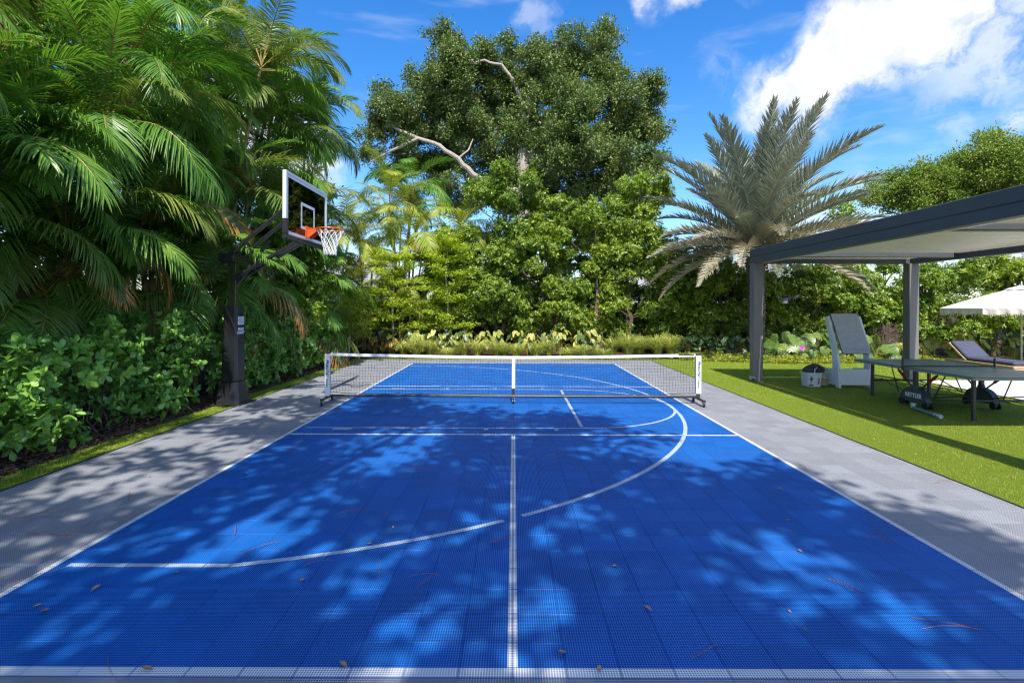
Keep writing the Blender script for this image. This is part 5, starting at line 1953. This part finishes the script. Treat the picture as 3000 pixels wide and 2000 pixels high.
n = 5200
x = XL - .42 - np.abs(rng.normal(0, .35, n)); y = 3.6 + 13.4 * rng.random(n) ** 1.5
D = norm(rng.normal(size=(n, 3)) * np.array([1, 1, .22]))
me = scatter('bark_litter', leaf_small(.22), bases(D, None, .5), np.stack([x, y, rng.uniform(-.028, .01, n)], 1), rng.uniform(.03, .12, n), M['chip'])
tag(link('bark_litter', me), 'brown bark chips and dry leaves under the hedge', 'litter', kind='stuff')

M['dead_leaf'] = simple('dry_leaf', (.36, .20, .09), .7, var=.4, scale=9, world=True)
M['needle'] = simple('dry_needle', (.24, .085, .06), .7, var=.3)
dl = tpl_mesh(leaf_tpl(1, .5, -.25, .3, .5, 4), M['dead_leaf'])
spots = [(75, 1397), (92, 1407), (210, 1360), (560, 1090), (905, 1215), (620, 965), (845, 1250), (1420, 1300), (1800, 1125), (1845, 1270), (1805, 1195), (1820, 1410), (1850, 1445), (1380, 1548), (800, 1535), (400, 1318), (355, 1540), (1130, 1245),
         (1945, 1090), (2105, 1045), (2010, 1010), (1990, 930), (1615, 1140), (1305, 1500), (1500, 1405), (700, 1330), (285, 1200), (30, 1215), (640, 1055), (350, 1095), (1550, 1010), (1280, 1050)]
for (xd, yd) in spots:
    D_ = 1212 * CAM_H / (yd - (xd - 1176) * .0035 - 703)
    p = px(xd, yd, D_)
    s_ = random.uniform(.025, .05) if random.random() < .75 else random.uniform(.055, .075)
    o = link('fallen_leaf', dl, None, None, Matrix.Translation((p.x, p.y, .008)) @ Matrix.Rotation(random.uniform(0, 6.28), 4, 'Z') @ Matrix.Scale(s_, 4))
    tag(o, 'small dry brown leaf fallen on the court tiles', 'leaf', 'dry leaves on the court')
spots2 = [(170, 1300, .5), (430, 1075, .35), (690, 1030, .2), (990, 1080, .25), (700, 1010, .2), (1140, 1245, .14), (2060, 1250, .2), (2000, 1215, .22), (2255, 1448, .3), (1240, 975, .2), (870, 1285, .25), (700, 1300, .18), (1480, 1260, .12),
          (250, 1510, .25), (120, 1265, .5), (60, 1225, .4), (300, 1130, .3), (640, 1245, .25), (30, 1190, .35), (420, 1140, .25), (1770, 1030, .12), (2150, 1110, .25), (780, 1180, .22), (1010, 1320, .2), (1900, 1330, .2), (1650, 1480, .2), (540, 1230, .2), (1380, 1140, .2)]
for (xd, yd, L_) in spots2:
    D_ = 1212 * CAM_H / (yd - (xd - 1176) * .0035 - 703)
    p = px(xd, yd, D_)
    a = random.uniform(0, 6.28)
    m = MB()
    for q in range(random.choice((1, 2, 2))):
        b_ = a + random.gauss(0, .25)
        c_ = random.uniform(-.25, .25)
        m.tube([(math.cos(b_) * L_ * t - math.sin(b_) * c_ * L_ * t * t, math.sin(b_) * L_ * t + math.cos(b_) * c_ * L_ * t * t, .006 + .012 * math.sin(3.1 * t)) for t in (0, .33, .66, 1)], .0014, 4)
    o = m.build('pine_needle', M['needle'], None)
    o.location = (p.x, p.y, 0)
    tag(o, 'thin reddish dry needle twig lying on the court', 'twig', 'needle twigs on the court')

# ------------------------------------------------------------------ neighbouring house glimpsed through the hedge
M['stucco'] = simple('pale_stucco', (.55, .53, .50), .85, var=.08, scale=3)
M['shingle'] = simple('pale_roof', (.42, .43, .45), .8, var=.15, scale=20)
M['pane'] = simple('window_glass', (.03, .04, .05), .08, var=.1, spec=.8)
def house(loc, w, d, h, rh, label):
    root = empty('house', (loc[0], loc[1], -.05))
    tag(root, label, 'house')
    MB().box(-w / 2, w / 2, 0, d, 0, h).build('wall', M['stucco'], root)
    m = MB()
    o_ = .5
    m.prism([(-w / 2 - o_, 0), (w / 2 + o_, 0), (w / 2 - 1.8, rh), (-w / 2 + 1.8, rh)], d + 2 * o_, frame((0, d + o_, h), (1, 0, 0), (0, 0, 1)))
    m.build('roof', M['shingle'], root)
    for k in range(int(w // 2.6)):
        x = -w / 2 + 1.4 + k * 2.6
        f = MB().box(x - .65, x + .65, -.05, .04, .9, 2.2, .01).build('window', M['white_paint'], root)
        for sgn in (-1, 1):
            MB().box(x + (.03 if sgn > 0 else -.58), x + (.58 if sgn > 0 else -.03), -.06, -.052, .98, 2.12).build('pane', M['pane'], f)
house((10.5, 27.5), 9.0, 6.0, 2.7, 1.5, 'pale neighbouring house with grey roof behind the date palm')
house((-9.5, 27.0), 8.0, 6.0, 2.7, 1.4, 'pale neighbouring house glimpsed behind the lime green trees')
